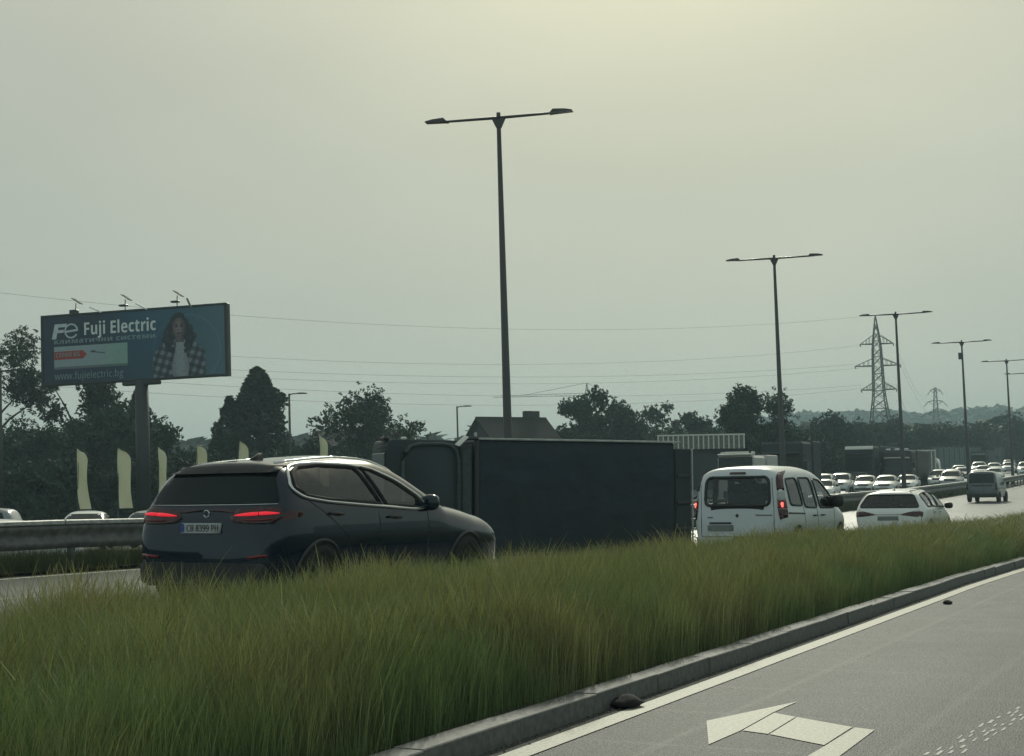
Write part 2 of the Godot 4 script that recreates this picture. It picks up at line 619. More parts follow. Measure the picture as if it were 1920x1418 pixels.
	# dark clumps lying on the road
	for d in [[-3.36, 8.3, 0.085, "dark clump of earth lying against the kerb by the edge line", 4], [-3.02, 16.8, 0.05, "small black lump of debris on the asphalt right of the edge line", 9]]:
		var ds := begin(true)
		var dn := FastNoiseLite.new()
		dn.seed = d[4]
		dn.frequency = 2.2
		for i in 14:
			for j in 8:
				var q := []
				for k in [[0, 0], [1, 0], [1, 1], [0, 1]]:
					var a: float = TAU * ((i + k[0]) % 14) / 14.0
					var b: float = PI * (j + k[1]) / 8.0
					var dir := Vector3(cos(a) * sin(b), cos(b), sin(a) * sin(b))
					q.append(dir * Vector3(1.0, 0.5, 1.35) * d[2] * (1.0 + 0.45 * dn.get_noise_3dv(dir)))
				quad(ds, q[0], q[1], q[2], q[3], q[0] + q[2])
		var o := obj("earth_clump", done(ds), M.debris)
		o.position = V(d[0], d[2] * 0.35, d[1])
		tag(o, d[3], "debris")


# ---------------------------------------------------------------- grass
func tuft(seed_: int, blades: int, height: float, spread: float, width: float, seeds: bool) -> ArrayMesh:
	var r := RandomNumberGenerator.new()
	r.seed = seed_
	var st := begin()
	for i in blades:
		var a := r.randf() * TAU
		var base := Vector3(cos(a), 0, sin(a)) * spread * sqrt(r.randf())
		var h := height * r.randf_range(0.62, 1.0)
		var la := r.randf() * TAU
		var bend := Vector3(cos(la), 0, sin(la)) * h * r.randf_range(0.05, 0.42)
		var fa := r.randf() * TAU
		var side := Vector3(cos(fa), 0, sin(fa)) * width * r.randf_range(0.6, 1.1)
		var p := [base, base + bend * 0.3 + Vector3.UP * h * 0.5, base + bend * 0.62 + Vector3.UP * h * 0.8, base + bend + Vector3.UP * h * 0.98]
		var g := r.randf_range(0.85, 1.1)
		var straw := r.randf() * 0.45
		var c0 := Color(0.9 * g, 0.95 * g, 0.9 * g)
		var c1 := Color(g, g, g).lerp(Color(1.25, 1.02, 1.0), straw)
		for k in 3:
			var w0: float = [1.0, 0.9, 0.6][k]
			var w1: float = [0.9, 0.6, 0.08][k]
			if seeds and k == 2:
				w0 = 1.9
				w1 = 0.7
			var ca := c0.lerp(c1, k / 3.0)
			var cb := c0.lerp(c1, (k + 1) / 3.0)
			if seeds and k >= 1:
				cb = Color(1.15, 0.86, 0.78)
			for q in [[p[k] - side * w0, ca], [p[k + 1] - side * w1, cb], [p[k + 1] + side * w1, cb], [p[k] - side * w0, ca], [p[k + 1] + side * w1, cb], [p[k] + side * w0, ca]]:
				st.set_color(q[1])
				st.add_vertex(q[0])
	return done(st)


func grass() -> void:
	rng.seed = 1234
	var patch := FastNoiseLite.new()
	patch.seed = 40
	patch.frequency = 0.35
	var tall := FastNoiseLite.new()
	tall.seed = 41
	tall.frequency = 0.9
	var meshes := [tuft(1, 22, 0.49, 0.15, 0.0018, false), tuft(2, 22, 0.42, 0.16, 0.0022, false), tuft(3, 18, 0.55, 0.14, 0.0015, false), tuft(4, 10, 0.6, 0.16, 0.0014, true)]
	var lists := [[], [], [], []]
	var zones := [[1.5, 7.0, 700], [7.0, 14.0, 600], [14.0, 28.0, 330], [28.0, 60.0, 110], [60.0, 150.0, 36]]
	for z in zones:
		var count := int((z[1] - z[0]) * 3.6 * z[2])
		for i in count:
			var s := rng.randf_range(z[0], z[1])
			var t := rng.randf_range(-7.15, -3.70)
			var p := patch.get_noise_2d(t * 2.0, s)
			var q := tall.get_noise_2d(t, s)
			var k := rng.randi() % 3
			if rng.randf() < 0.16 + 0.16 * clampf(p * 2.0 + 0.3, 0.0, 1.0):
				k = 3
			var near_kerb := smoothstep(-3.6, -4.0, t)
			var sc := (1.0 + 0.22 * q) * lerpf(0.62, 1.0, near_kerb) * rng.randf_range(0.75, 1.12)
			sc *= lerpf(1.0, 0.86, smoothstep(8.0, 22.0, s)) * 1.13 * lerpf(1.0, 0.8, smoothstep(35.0, 55.0, s)) * (1.0 + 0.3 * p) * (1.0 + 0.3 * tall.get_noise_2d(t * 3.0 + 40.0, s * 3.0))
			if k == 3:
				sc *= 0.86
			var wide := 1.0 + smoothstep(8.0, 60.0, s) * 3.0
			var b := Basis(Vector3.UP, rng.randf() * TAU).scaled(Vector3(wide, 1, wide) * sc)
			var dry := clampf(0.42 + p * 1.3 + rng.randf_range(-0.2, 0.2), 0.0, 1.0)
			var c := Color(0.140, 0.205, 0.085).lerp(Color(0.275, 0.26, 0.125), dry * 0.78)
			c = c * rng.randf_range(0.6, 1.5)
			lists[k].append([Transform3D(b, V(t, H(t, s) + 0.075, s)), c])
	for i in 420:
		var s := 2.0 + pow(rng.randf(), 1.4) * 60.0
		var t := rng.randf_range(-3.69, -3.55)
		var sc := rng.randf_range(0.22, 0.6)
		lists[rng.randi() % 3].append([Transform3D(Basis(Vector3.UP, rng.randf() * TAU).scaled(Vector3(1, 0.9, 1) * sc), V(t, H(t, s) + 0.08, s)), Color(0.13, 0.18, 0.075) * rng.randf_range(0.7, 1.2)])
	var names := ["grass", "grass", "grass", "grass_stalks"]
	for k in 4:
		multi(names[k], meshes[k], M.grass, lists[k], self, ["short green verge grass between the two roads", "broad leaved verge grass between the two roads", "tall thin verge grass between the two roads", "dry seed stalks standing over the verge grass"][k], "grass")
	# low grass on the median under the guard rail
	var low := []
	for i in 7000:
		var s := 12.0 + pow(rng.randf(), 1.5) * 120.0
		var t := rng.randf_range(-20.2, -18.55)
		var sc := rng.randf_range(0.6, 1.1)
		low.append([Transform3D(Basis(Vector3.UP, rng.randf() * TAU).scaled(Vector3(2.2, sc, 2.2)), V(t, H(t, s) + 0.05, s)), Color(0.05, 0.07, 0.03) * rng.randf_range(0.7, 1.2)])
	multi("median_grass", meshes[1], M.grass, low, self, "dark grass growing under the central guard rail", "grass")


func multi(called: String, mesh: Mesh, material: Material, list: Array, parent: Node, label := "", category := "") -> MultiMeshInstance3D:
	var mm := MultiMesh.new()
	mm.transform_format = MultiMesh.TRANSFORM_3D
	mm.use_colors = true
	mm.mesh = mesh
	mm.instance_count = list.size()
	for i in list.size():
		mm.set_instance_transform(i, list[i][0])
		mm.set_instance_color(i, list[i][1])
	var o := MultiMeshInstance3D.new()
	o.name = numbered(called) if parent == self else called
	o.multimesh = mm
	o.material_override = material
	o.set_meta("kind", "stuff")
	if parent == self:
		tag(o, label, category)
	parent.add_child(o, true)
	return o


# ---------------------------------------------------------------- trees
var leaf_meshes := []


func leaf_spray(seed_: int, size: float, n: int) -> ArrayMesh:
	var r := RandomNumberGenerator.new()
	r.seed = seed_
	var st := begin()
	for i in n:
		var c := Vector3(r.randf_range(-1, 1), r.randf_range(-1, 1), r.randf_range(-1, 1)) * 0.42
		var b := Basis.from_euler(Vector3(r.randf_range(-1.2, 1.2), r.randf() * TAU, r.randf_range(-0.8, 0.8)))
		var l := size * r.randf_range(0.7, 1.2)
		var q := [c - b.x * l, c + b.z * l * 0.5 + b.y * 0.1 * l, c + b.x * l, c - b.z * l * 0.5 + b.y * 0.1 * l]
		for k in [0, 1, 2, 0, 2, 3]:
			st.add_vertex(q[k])
	return done(st)


func tree(called: String, label: String, kind: String, x: float, s: float, h: float, w: float, seed_: int, density := 1.0, low := 0.22, group := "") -> void:
	var r := RandomNumberGenerator.new()
	r.seed = seed_
	var o := thing(called, label, "bush" if called.ends_with("bush") else "tree", V(x, H(x, s) - 0.1, s), 0.0, group)
	var st := begin(true)
	var leaves := []
	var tone := Color(0.025, 0.05, 0.035)
	if kind == "conifer":
		tube(st, [Vector3.ZERO, Vector3(0, h * 0.5, 0), Vector3(0, h * 0.97, 0)], [h * 0.022, h * 0.014, 0.02], 7)
		tone = Color(0.017, 0.036, 0.027)
		var n := int(1500 * density)
		for i in n:
			var k := pow(r.randf(), 0.8)
			var y := lerpf(low * 0.3, 1.0, k)
			var round_off := minf(1.0, (1.0 - y) * 3.4 + 0.10)
			var a := r.randf() * TAU
			var lump := 0.82 + 0.22 * sin(a * 3.0 + y * 17.0 + seed_) + 0.12 * sin(y * 41.0 + a)
			var rad := w * 0.5 * round_off * lump * (0.5 + 0.6 * sqrt(r.randf()))
			var p := Vector3(cos(a) * rad, h * y - rad * 0.12, sin(a) * rad)
			var sc := w * 0.13 * r.randf_range(0.7, 1.3)
			leaves.append([Transform3D(Basis.from_euler(Vector3(r.randf() * 0.7, r.randf() * TAU, r.randf() * 0.7)).scaled(Vector3(sc, sc * 1.1, sc)), p), tone * r.randf_range(0.65, 1.35)])
	else:
		var top := h * (0.55 if kind != "bush" else 0.4)
		tube(st, [Vector3.ZERO, Vector3(0.1, top * 0.5, 0.05), Vector3(0.0, top, 0.0)], [h * 0.024, h * 0.018, h * 0.012], 7)
		var blobs := []
		var nb := 30 if kind == "airy" else 20
		for i in nb:
			var a := r.randf() * TAU
			var y := lerpf(low, 0.93, (i + r.randf()) / nb)
			var mid := (low + 1.0) / 2.0
			var prof := sqrt(maxf(0.05, 1.0 - pow((y - mid) / (1.02 - mid), 2.0)))
			if kind == "bush":
				prof = sqrt(maxf(0.05, 1.0 - pow(maxf(0.0, y - 0.2) / 0.85, 2.0)))
			var rad := w * 0.5 * prof * sqrt(r.randf()) * 0.82
			var br := w * (r.randf_range(0.085, 0.14) if kind == "airy" else r.randf_range(0.12, 0.2))
			var c := Vector3(cos(a) * rad, h * y, sin(a) * rad)
			blobs.append([c, br])
			if i % 2 == 0:
				var from := Vector3(0, clampf(h * y * 0.55, 0.2, top), 0)
				var midp := from.lerp(c, 0.5) + Vector3(0, h * 0.03, 0)
				tube(st, [from, midp, c], [h * 0.009, h * 0.006, h * 0.002], 5)
		for bl in blobs:
			var shade := r.randf_range(0.7, 1.35)
			var br2: float = bl[1]
			var n := int(density * (70.0 if kind == "airy" else 105.0))
			for i in n:
				var d := Vector3(r.randfn(), r.randfn() * 0.8, r.randfn()).normalized()
				var p2: Vector3 = bl[0] + d * br2 * pow(r.randf(), 0.45) * r.randf_range(0.75, 1.4)
				if p2.y < 0.05:
					p2.y = 0.05 + r.randf() * 0.3
				var sc := r.randf_range(0.34, 0.62) * (0.75 if kind == "airy" else 1.0) * (0.75 + h * 0.022)
				leaves.append([Transform3D(Basis.from_euler(Vector3(r.randf() * TAU, r.randf() * TAU, 0)).scaled(Vector3.ONE * sc), p2), tone * shade * r.randf_range(0.8, 1.2)])
	obj("trunk", done(st), M.bark, o)
	multi("crown", leaf_meshes[seed_ % 3], M.leaf, leaves, o)


func trees() -> void:
	leaf_meshes = [leaf_spray(1, 0.36, 7), leaf_spray(2, 0.42, 6), leaf_spray(3, 0.3, 8)]
	tree("airy_tree", "tall open-crowned tree with sky showing between its boughs left of the billboard", "airy", -90.0, 87.5, 15.4, 11.5, 11, 2.3, 0.3)
	tree("airy_tree", "loose leafy tree just under the left end of the billboard", "airy", -82.5, 90.5, 11.4, 9.0, 12, 1.9, 0.2)
	tree("conifer_tree", "small pointed conifer directly behind the billboard's pillar", "conifer", -83.1, 98.0, 10.0, 2.9, 13)
	tree("conifer_tree", "tall dense column-shaped conifer right of the billboard", "conifer", -71.1, 98.2, 11.1, 4.7, 14, 1.5)
	tree("conifer_tree", "lower conifer leaning against the tall one's left flank", "conifer", -72.2, 96.0, 8.9, 2.7, 15)
	tree("round_tree", "round broad-crowned tree between two single-arm street lamps", "round", -61.8, 100.8, 8.7, 9.2, 17, 1.2, 0.1)
	tree("round_tree", "dark tree right of the gabled house, topped by two tufts", "round", -59.6, 137.2, 10.2, 7.0, 19, 1.4, 0.1)
	tree("round_tree", "rounded tree just right of the two-tufted tree", "round", -55.1, 134.2, 8.8, 7.2, 20, 1.1, 0.05)
	tree("pale_tree", "paler, thin-leaved tree in the gap before the big tree", "airy", -60.1, 159.6, 9.6, 6.2, 21, 0.8, 0.15)
	tree("round_tree", "low dense tree just left of the biggest tree", "round", -52.8, 152.1, 7.9, 6.0, 22, 1.0, 0.02)
	tree("big_tree", "biggest, widest dark tree, behind the second lamp post", "round", -37.9, 125.8, 9.2, 8.6, 23, 1.9, 0.05)
	var row := [[-41.1, 163.5, 7.3, 7.4], [-43.5, 201.4, 7.2, 8.8], [-41.5, 224.7, 7.0, 8.4], [-40.0, 247.8, 7.4, 8.0], [-35.5, 262.0, 8.8, 9.4], [-37.6, 137.5, 5.4, 6.4], [-47.3, 143.8, 6.2, 7.4], [-42.5, 182.0, 6.6, 7.6], [-38.8, 236.0, 6.4, 8.0], [-33.8, 300.0, 8.8, 9.0]]
	var which := ["behind the dark lorry", "left of the pylon's foot", "right of the pylon's foot", "below the small far pylon", "at the photo's right edge", "right behind the big tree's foot", "left of the big tree, low and wide", "in front of the pylon, hazy", "just left of the fourth lamp post", "farthest along the road at the right edge"]
	for i in row.size():
		var a: Array = row[i]
		tree("roadside_tree", "hazy blue-green roadside tree " + which[i], "round", a[0], a[1], a[2], a[3], 40 + i, 1.0, 0.02, "trees along the far side of the road")
	# bushes along the far verge
	rng.seed = 60
	var spots := ["at the photo's left edge", "left of the first feather flag", "between the first two feather flags", "behind the billboard's pillar", "behind the third feather flag", "behind the dark car's roof", "right of the fifth feather flag", "left of the sixth feather flag", "right of the sixth feather flag", "behind the overturned truck's cab"]
	var bx := [[-78.5, 77.0, 5.6, 7.0], [-75.3, 79.9, 6.0, 6.6], [-76.0, 86.8, 7.9, 7.0], [-72.5, 85.0, 7.4, 6.2], [-70.5, 85.5, 6.8, 5.8], [-69.0, 90.8, 6.1, 4.0], [-65.0, 92.0, 4.6, 5.6], [-68.0, 102.8, 5.4, 5.6], [-60.5, 98.0, 4.6, 5.6], [-57.0, 101.0, 4.4, 5.6]]
	var fill := [[-59.5, 131.0, 6.4, 7.0], [-56.0, 139.0, 6.6, 7.5], [-55.5, 148.0, 6.0, 7.5], [-52.0, 141.0, 5.6, 7.0], [-50.0, 156.0, 5.6, 7.0], [-45.5, 136.0, 5.0, 7.0]]
	var where := ["right of the gabled house's roof", "at the foot of the two-tufted tree", "under the pale thin-leaved tree", "between the pale tree and the white ribbed trailer", "above the white ribbed trailer", "left of the biggest tree's foot"]
	for i in fill.size():
		var a: Array = fill[i]
		tree("leafy_bush", "large dark bush " + where[i], "bush", a[0], a[1], a[2], a[3], 120 + i, 1.2, 0.02, "bushes on the far verge")
	for i in bx.size():
		var a: Array = bx[i]
		tree("leafy_bush", "dense dark bush " + spots[i], "bush", a[0], a[1], a[2], a[3], 70 + i, 1.25, 0.02, "bushes on the far verge")
	var spots2 := ["at the foot of the leftmost bushes", "under the first feather flag", "under the second feather flag", "at the foot of the billboard's pillar", "under the third feather flag", "under the fourth feather flag", "left of the house", "below the gabled house"]
	var b2 := [[-66.0, 61.0, 3.2, 7.0], [-62.0, 65.0, 3.4, 7.0], [-59.0, 69.0, 3.3, 7.0], [-57.0, 73.0, 3.4, 7.0], [-56.0, 79.0, 3.3, 7.0], [-55.0, 86.0, 3.4, 7.0], [-56.0, 107.0, 3.5, 7.0], [-50.0, 112.0, 3.6, 8.0]]
	for i in b2.size():
		var a: Array = b2[i]
		tree("hedge_bush", "low spreading hedge bush " + spots2[i], "bush", a[0], a[1], a[2], a[3], 90 + i, 1.2, 0.02, "low hedge along the far verge")


func far_hills() -> void:
	# a long wooded ridge about a kilometre off
	var st := begin(true)
	var nz := FastNoiseLite.new()
	nz.seed = 12
	nz.frequency = 0.9
	var crest := func(a: float) -> float:
		var deg := rad_to_deg(a)
		var h := 30.0 + 18.5 * smoothstep(24.0, 15.0, deg) + 4.0 * nz.get_noise_1d(deg * 0.55) + 1.5 * nz.get_noise_1d(deg * 4.0)
		return h
	var put := func(a: float, r: float, y: float) -> Vector3: return Vector3(-sin(a) * r, y, -cos(a) * r)
	var n := 180
	var clumps := []
	rng.seed = 5
	for i in n:
		var a0 := deg_to_rad(lerpf(-40.0, 75.0, float(i) / n))
		var a1 := deg_to_rad(lerpf(-40.0, 75.0, float(i + 1) / n))
		var levels := [[640.0, 0.0], [780.0, 0.35], [930.0, 0.8], [1010.0, 1.0], [1250.0, 0.9], [1700.0, 0.3]]
		for j in levels.size() - 1:
			quad(st, put.call(a0, levels[j][0], crest.call(a0) * levels[j][1]), put.call(a1, levels[j][0], crest.call(a1) * levels[j][1]), put.call(a1, levels[j + 1][0], crest.call(a1) * levels[j + 1][1]), put.call(a0, levels[j + 1][0], crest.call(a0) * levels[j + 1][1]), Vector3.UP)
	struct("hills", done(st), M.hill)
	for i in 5200:
		var a := deg_to_rad(rng.randf_range(3.0, 50.0))
		var r := rng.randf_range(700.0, 1020.0)
		var k := clampf((r - 640.0) / 370.0, 0.0, 1.0)
		var y: float = crest.call(a) * k
		var sc := rng.randf_range(2.5, 7.0)
		clumps.append([Transform3D(Basis(Vector3.UP, rng.randf() * TAU).scaled(Vector3(sc * 1.5, sc, sc * 1.5)), put.call(a, r, y + sc * 0.2)), Color(0.035, 0.05, 0.03) * rng.randf_range(0.6, 1.5)])
	multi("far_woodland", leaf_spray(9, 0.5, 22), M.leaf, clumps, self, "hazy woodland covering the far hillside", "woodland")
	# the wood that closes the view behind the roadside trees
	var mid := []
	for i in 2600:
		var a := deg_to_rad(rng.randf_range(4.0, 47.0))
		var r := rng.randf_range(300.0, 420.0)
		var sc := rng.randf_range(2.0, 4.5)
		mid.append([Transform3D(Basis(Vector3.UP, rng.randf() * TAU).scaled(Vector3(sc * 1.3, sc, sc * 1.3)), put.call(a, r, 5.0 + rng.randf() * 7.5)), Color(0.033, 0.05, 0.028) * rng.randf_range(0.6, 1.4)])
	multi("middle_woodland", leaf_spray(10, 0.5, 22), M.leaf, mid, self, "band of hazy woodland behind the roadside trees", "woodland")
	for b in [[13.9, 1000.0, 20.0, 5.0, "flat-topped grey block on the hill crest left of the pylon"], [11.4, 1010.0, 10.0, 4.0, "small pale block on the hill crest right of the pylon"], [8.3, 1005.0, 14.0, 4.5, "long grey block on the hill crest at the far right"]]:
		var a := deg_to_rad(b[0])
		var o := thing("hill_building", b[4], "building", put.call(a, b[1], crest.call(a) - 2.0), b[0])
		obj("wall", box_mesh(Vector3(0, b[3] / 2.0, 0), Vector3(b[2], b[3], 12), 0.1), M.wall, o)
		obj("roof", box_mesh(Vector3(0, b[3] + 0.3, 0), Vector3(b[2] + 1.0, 0.6, 13), 0.1), M.roof, o)
		for k in 5:
			obj("window", box_mesh(Vector3((k - 2) * b[2] / 6.0, b[3] * 0.6, 6.02), Vector3(1.6, 1.8, 0.1)), M.opaque_glass, o)


# ---------------------------------------------------------------- cars
class Shape:
	var L := 4.5
	var W := 1.8
	var y0 := 0.25
	var belt := 0.95
	var tum := 0.2
	var pr := 10.0
	var pf := 6.0
	var top := []
	var high := 1.5
	var soft_from := 99.0

	func T(u: float) -> float:
		var a := 0.0
		for k in [-0.05, 0.0, 0.05]:
			a += raw(clampf(u + k * minf(1.0, minf(u, L - u) * 8.0), 0.0, L))
		return a / 3.0

	func raw(u: float) -> float:
		for i in top.size() - 1:
			if u <= top[i + 1][0]:
				return lerpf(top[i][1], top[i + 1][1], (u - top[i][0]) / maxf(1e-5, top[i + 1][0] - top[i][0]))
		return top[-1][1]

	func w(u: float) -> float:
		var v := 2.0 * u / L - 1.0
		var p := pr if v < 0 else pf
		return W / 2.0 * pow(maxf(0.0, 1.0 - pow(absf(v), p)), 1.0 / p)

	func X(u: float, y: float) -> float:
		var t := T(u)
		if y >= t:
			return 0.0
		var s := 1.0
		if y < belt:
			var ym := lerpf(y0, belt, 0.6)
			s = 1.0 - 0.02 * pow((y - ym) / (belt - ym), 2.0) if y > ym else 1.0 - 0.075 * pow((ym - y) / (ym - y0), 1.25)
		else:
			s = 0.98 - tum * pow((y - belt) / (high - belt), 1.15)
		var k := clampf((y - y0) / (t - y0), 0.0, 1.0)
		var soft := smoothstep(soft_from, soft_from + 1.2, u)
		return w(u) * s * pow(maxf(0.0, 1.0 - pow(k, lerpf(clampf((t - y0) * 13.0, 5.0, 18.0), 6.5, soft))), 1.0 / lerpf(3.0, 2.5, soft))

	func widest(y: float) -> float:
		return maxf(X(L * 0.3, y), X(L * 0.45, y))

	func rear(x0: float, y: float) -> float:
		var x := minf(absf(x0), widest(y) * 0.985)
		var lo := 0.0
		var hi := L * 0.45
		for i in 26:
			var m := (lo + hi) / 2.0
			if X(m, y) >= maxf(0.03, absf(x)):
				hi = m
			else:
				lo = m
		return hi

	func front(x0: float, y: float) -> float:
		var x := minf(absf(x0), widest(y) * 0.985)
		var lo := L * 0.45
		var hi := L
		for i in 26:
			var m := (lo + hi) / 2.0
			if X(m, y) >= maxf(0.03, absf(x)):
				lo = m
			else:
				hi = m
		return lo

	# p is (u, y) on a side, (x, y) on the rear or the front, (x, u) on top
	func at(face: String, p: Vector2, off: float, sg := 1.0) -> Vector3:
		if face == "side":
			return Vector3(sg * (X(p.x, p.y) + off), p.y, L / 2.0 - p.x)
		if face == "rear":
			return Vector3(clampf(p.x, -widest(p.y) * 0.985, widest(p.y) * 0.985) * (1.0 + off * 0.6), p.y, L / 2.0 - rear(p.x, p.y) + off)
		if face == "front":
			return Vector3(clampf(p.x, -widest(p.y) * 0.985, widest(p.y) * 0.985) * (1.0 + off * 0.6), p.y, L / 2.0 - front(p.x, p.y) - off)
		return Vector3(p.x, T(p.y) + off, L / 2.0 - p.y)


func poly(a: Array) -> PackedVector2Array:
	var p := PackedVector2Array()
	for q in a:
		p.append(Vector2(q[0], q[1]))
	return p


func body_mesh(sh: Shape, nu: int, nv: int, cut_side: Array, cut_rear: Array, cut_front: Array, inset := 0.0) -> ArrayMesh:
	var us := []
	for i in nu + 1:
		var k := float(i) / nu
		us.append(sh.L * lerpf(k, 0.5 - 0.5 * cos(PI * k), 0.75))
	var vs := []
	for j in nv + 1:
		vs.append(1.0 - pow(1.0 - float(j) / nv, 1.7))
	var grid := []
	for u in us:
		var col := []
		var t := sh.T(u)
		for q in vs:
			var y: float = lerpf(sh.y0, t, q)
			var x: float = 0.0 if q >= 1.0 else sh.X(u, y)
			col.append(Vector3(maxf(0.0, x - inset * minf(1.0, x * 5.0)), y - inset * q, u))
		grid.append(col)
	var st := begin(true)
	for i in nu:
		for j in nv:
			var a: Vector3 = grid[i][j]
			var b: Vector3 = grid[i + 1][j]
			var c: Vector3 = grid[i + 1][j + 1]
			var d: Vector3 = grid[i][j + 1]
			var m := (a + b + c + d) / 4.0
			for sg in [-1.0, 1.0]:
				var hole := false
				for pl in cut_side:
					if Geometry2D.is_point_in_polygon(Vector2(m.z, m.y), pl) and m.x > 0.35:
						hole = true
				for pl in cut_rear:
					if m.z < sh.L * 0.3 and Geometry2D.is_point_in_polygon(Vector2(m.x * sg, m.y), pl):
						hole = true
				for pl in cut_front:
					if m.z > sh.L * 0.5 and Geometry2D.is_point_in_polygon(Vector2(m.x * sg, m.y), pl):
						hole = true
				if hole:
					continue
				var f := func(v: Vector3) -> Vector3: return Vector3(v.x * sg, v.y, sh.L / 2.0 - v.z)
				var nn: Vector3 = (f.call(c) - f.call(a)).cross(f.call(d) - f.call(b))
				var o := nn * float(sg)
				quad(st, f.call(a), f.call(b), f.call(c), f.call(d), o)
	return done(st)


func in_mesh(sh: Shape, face: String, pl: PackedVector2Array, off: float, sg := 1.0, step := 0.14, thick := 0.02) -> ArrayMesh:
	var st := begin(true)
	var ids := Geometry2D.triangulate_polygon(pl)
	var stack := []
	for i in range(0, ids.size(), 3):
		stack.append([pl[ids[i]], pl[ids[i + 1]], pl[ids[i + 2]]])
	var out := Vector3(sg, 0, 0) if face == "side" else Vector3(0, 0, 1) if face == "rear" else Vector3(0, 0, -1) if face == "front" else Vector3.UP
	while stack.size():
		var t: Array = stack.pop_back()
		var a: Vector2 = t[0]
		var b: Vector2 = t[1]
		var c: Vector2 = t[2]
		var la := b.distance_to(c)
		var lb := a.distance_to(c)
		var lc := a.distance_to(b)
		var m := maxf(la, maxf(lb, lc))
		if m > step:
			if m == la:
				stack.append([a, b, (b + c) / 2.0])
				stack.append([a, (b + c) / 2.0, c])
			elif m == lb:
				stack.append([a, b, (a + c) / 2.0])
				stack.append([b, c, (a + c) / 2.0])
			else:
				stack.append([a, (a + b) / 2.0, c])
				stack.append([b, c, (a + b) / 2.0])
			continue
		tri(st, sh.at(face, a, off, sg), sh.at(face, b, off, sg), sh.at(face, c, off, sg), out)
	if thick > 0.0:
		for i in pl.size():
			var a := pl[i]
			var b := pl[(i + 1) % pl.size()]
			var k := maxi(1, int(a.distance_to(b) / step))
			for j in k:
				var p := a.lerp(b, float(j) / k)
				var q := a.lerp(b, float(j + 1) / k)
				var e := sh.at(face, p, off, sg)
				quad(st, e, sh.at(face, q, off, sg), sh.at(face, q, off - thick, sg), sh.at(face, p, off - thick, sg), out.cross(sh.at(face, q, off, sg) - e) * (1.0 if Geometry2D.is_polygon_clockwise(pl) else -1.0))
	return done(st)


func line_mesh(sh: Shape, face: String, pts: Array, off: float, r: float, sg := 1.0, closed := false, step := 0.12) -> ArrayMesh:
	var out := []
	var n := pts.size()
	for i in (n if closed else n - 1):
		var a := Vector2(pts[i][0], pts[i][1])
		var b := Vector2(pts[(i + 1) % n][0], pts[(i + 1) % n][1])
		var k := maxi(1, int(a.distance_to(b) / step))
		for j in k:
			out.append(sh.at(face, a.lerp(b, float(j) / k), off, sg))
	if not closed:
		out.append(sh.at(face, Vector2(pts[-1][0], pts[-1][1]), off, sg))
	return tube_mesh(out, [r], 6, closed)


func round_poly(pts: Array, r: float) -> PackedVector2Array:
	var out := PackedVector2Array()
	var n := pts.size()
	for i in n:
		var p := Vector2(pts[i][0], pts[i][1])
		var a := Vector2(pts[(i - 1 + n) % n][0], pts[(i - 1 + n) % n][1])
		var b := Vector2(pts[(i + 1) % n][0], pts[(i + 1) % n][1])
		var pa := p + (a - p).limit_length(minf(r, a.distance_to(p) * 0.45))
		var pb := p + (b - p).limit_length(minf(r, b.distance_to(p) * 0.45))
		for k in 4:
			var t := k / 3.0
			out.append(pa.lerp(p, t).lerp(p.lerp(pb, t), t))
	return out


func arr(p: PackedVector2Array) -> Array:
	var a := []
	for q in p:
		a.append([q.x, q.y])
	return a


func wheel(parent: Node, at: Vector3, r: float, width: float, sg: float, rim: Material, fine := true, turned := Basis()) -> void:
	var st := begin(true)
	var h := width / 2.0
	lathe_x(st, [Vector2(h * 0.8, r * 0.66), Vector2(h, r * 0.8), Vector2(h * 0.92, r * 0.95), Vector2(h * 0.6, r), Vector2(-h * 0.6, r), Vector2(-h * 0.92, r * 0.95), Vector2(-h, r * 0.8), Vector2(-h * 0.8, r * 0.66)], Vector3.ZERO, 28 if fine else 14)
	var w := obj("wheel", done(st), M.rubber, parent)
	w.transform = Transform3D(turned, at)
	var rs := begin()
	var x := sg * h * 0.55
	lathe_x(rs, [Vector2(x + sg * 0.02, 0.02), Vector2(x, r * 0.12)] if sg < 0 else [Vector2(x, r * 0.12), Vector2(x + sg * 0.02, 0.02)], Vector3.ZERO, 12)
	lathe_x(rs, [Vector2(x, r * 0.58), Vector2(x + sg * 0.03, r * 0.67)], Vector3.ZERO, 28 if fine else 14)
	for k in (10 if fine else 5):
		var b := Basis(Vector3.RIGHT, TAU * k / (10 if fine else 5))
		box(rs, b * Vector3(x, r * 0.36, 0), Vector3(0.03, r * 0.52, r * (0.09 if fine else 0.2)), 0.0, b)
	box(rs, Vector3(x - sg * 0.05, 0, 0), Vector3(0.02, r * 0.9, r * 0.9))
	obj("rim", done(rs), rim, w)


func mirror(parent: Node, at: Vector3, size: Vector3, m: Material) -> void:
	var st := begin(true)
	for i in 12:
		for j in 8:
			var q := []
			for k in [[0, 0], [1, 0], [1, 1], [0, 1]]:
				var a: float = TAU * ((i + k[0]) % 12) / 12.0
				var b: float = PI * (j + k[1]) / 8.0
				var d := Vector3(cos(a) * sin(b), cos(b), sin(a) * sin(b))
				d = Vector3(signf(d.x) * pow(absf(d.x), 0.7), signf(d.y) * pow(absf(d.y), 0.7), signf(d.z) * pow(absf(d.z), 0.8))
				q.append(at + d * size / 2.0)
			quad(st, q[0], q[1], q[2], q[3], (q[0] + q[2]) / 2.0 - at)
	obj("mirror", done(st), m, parent)


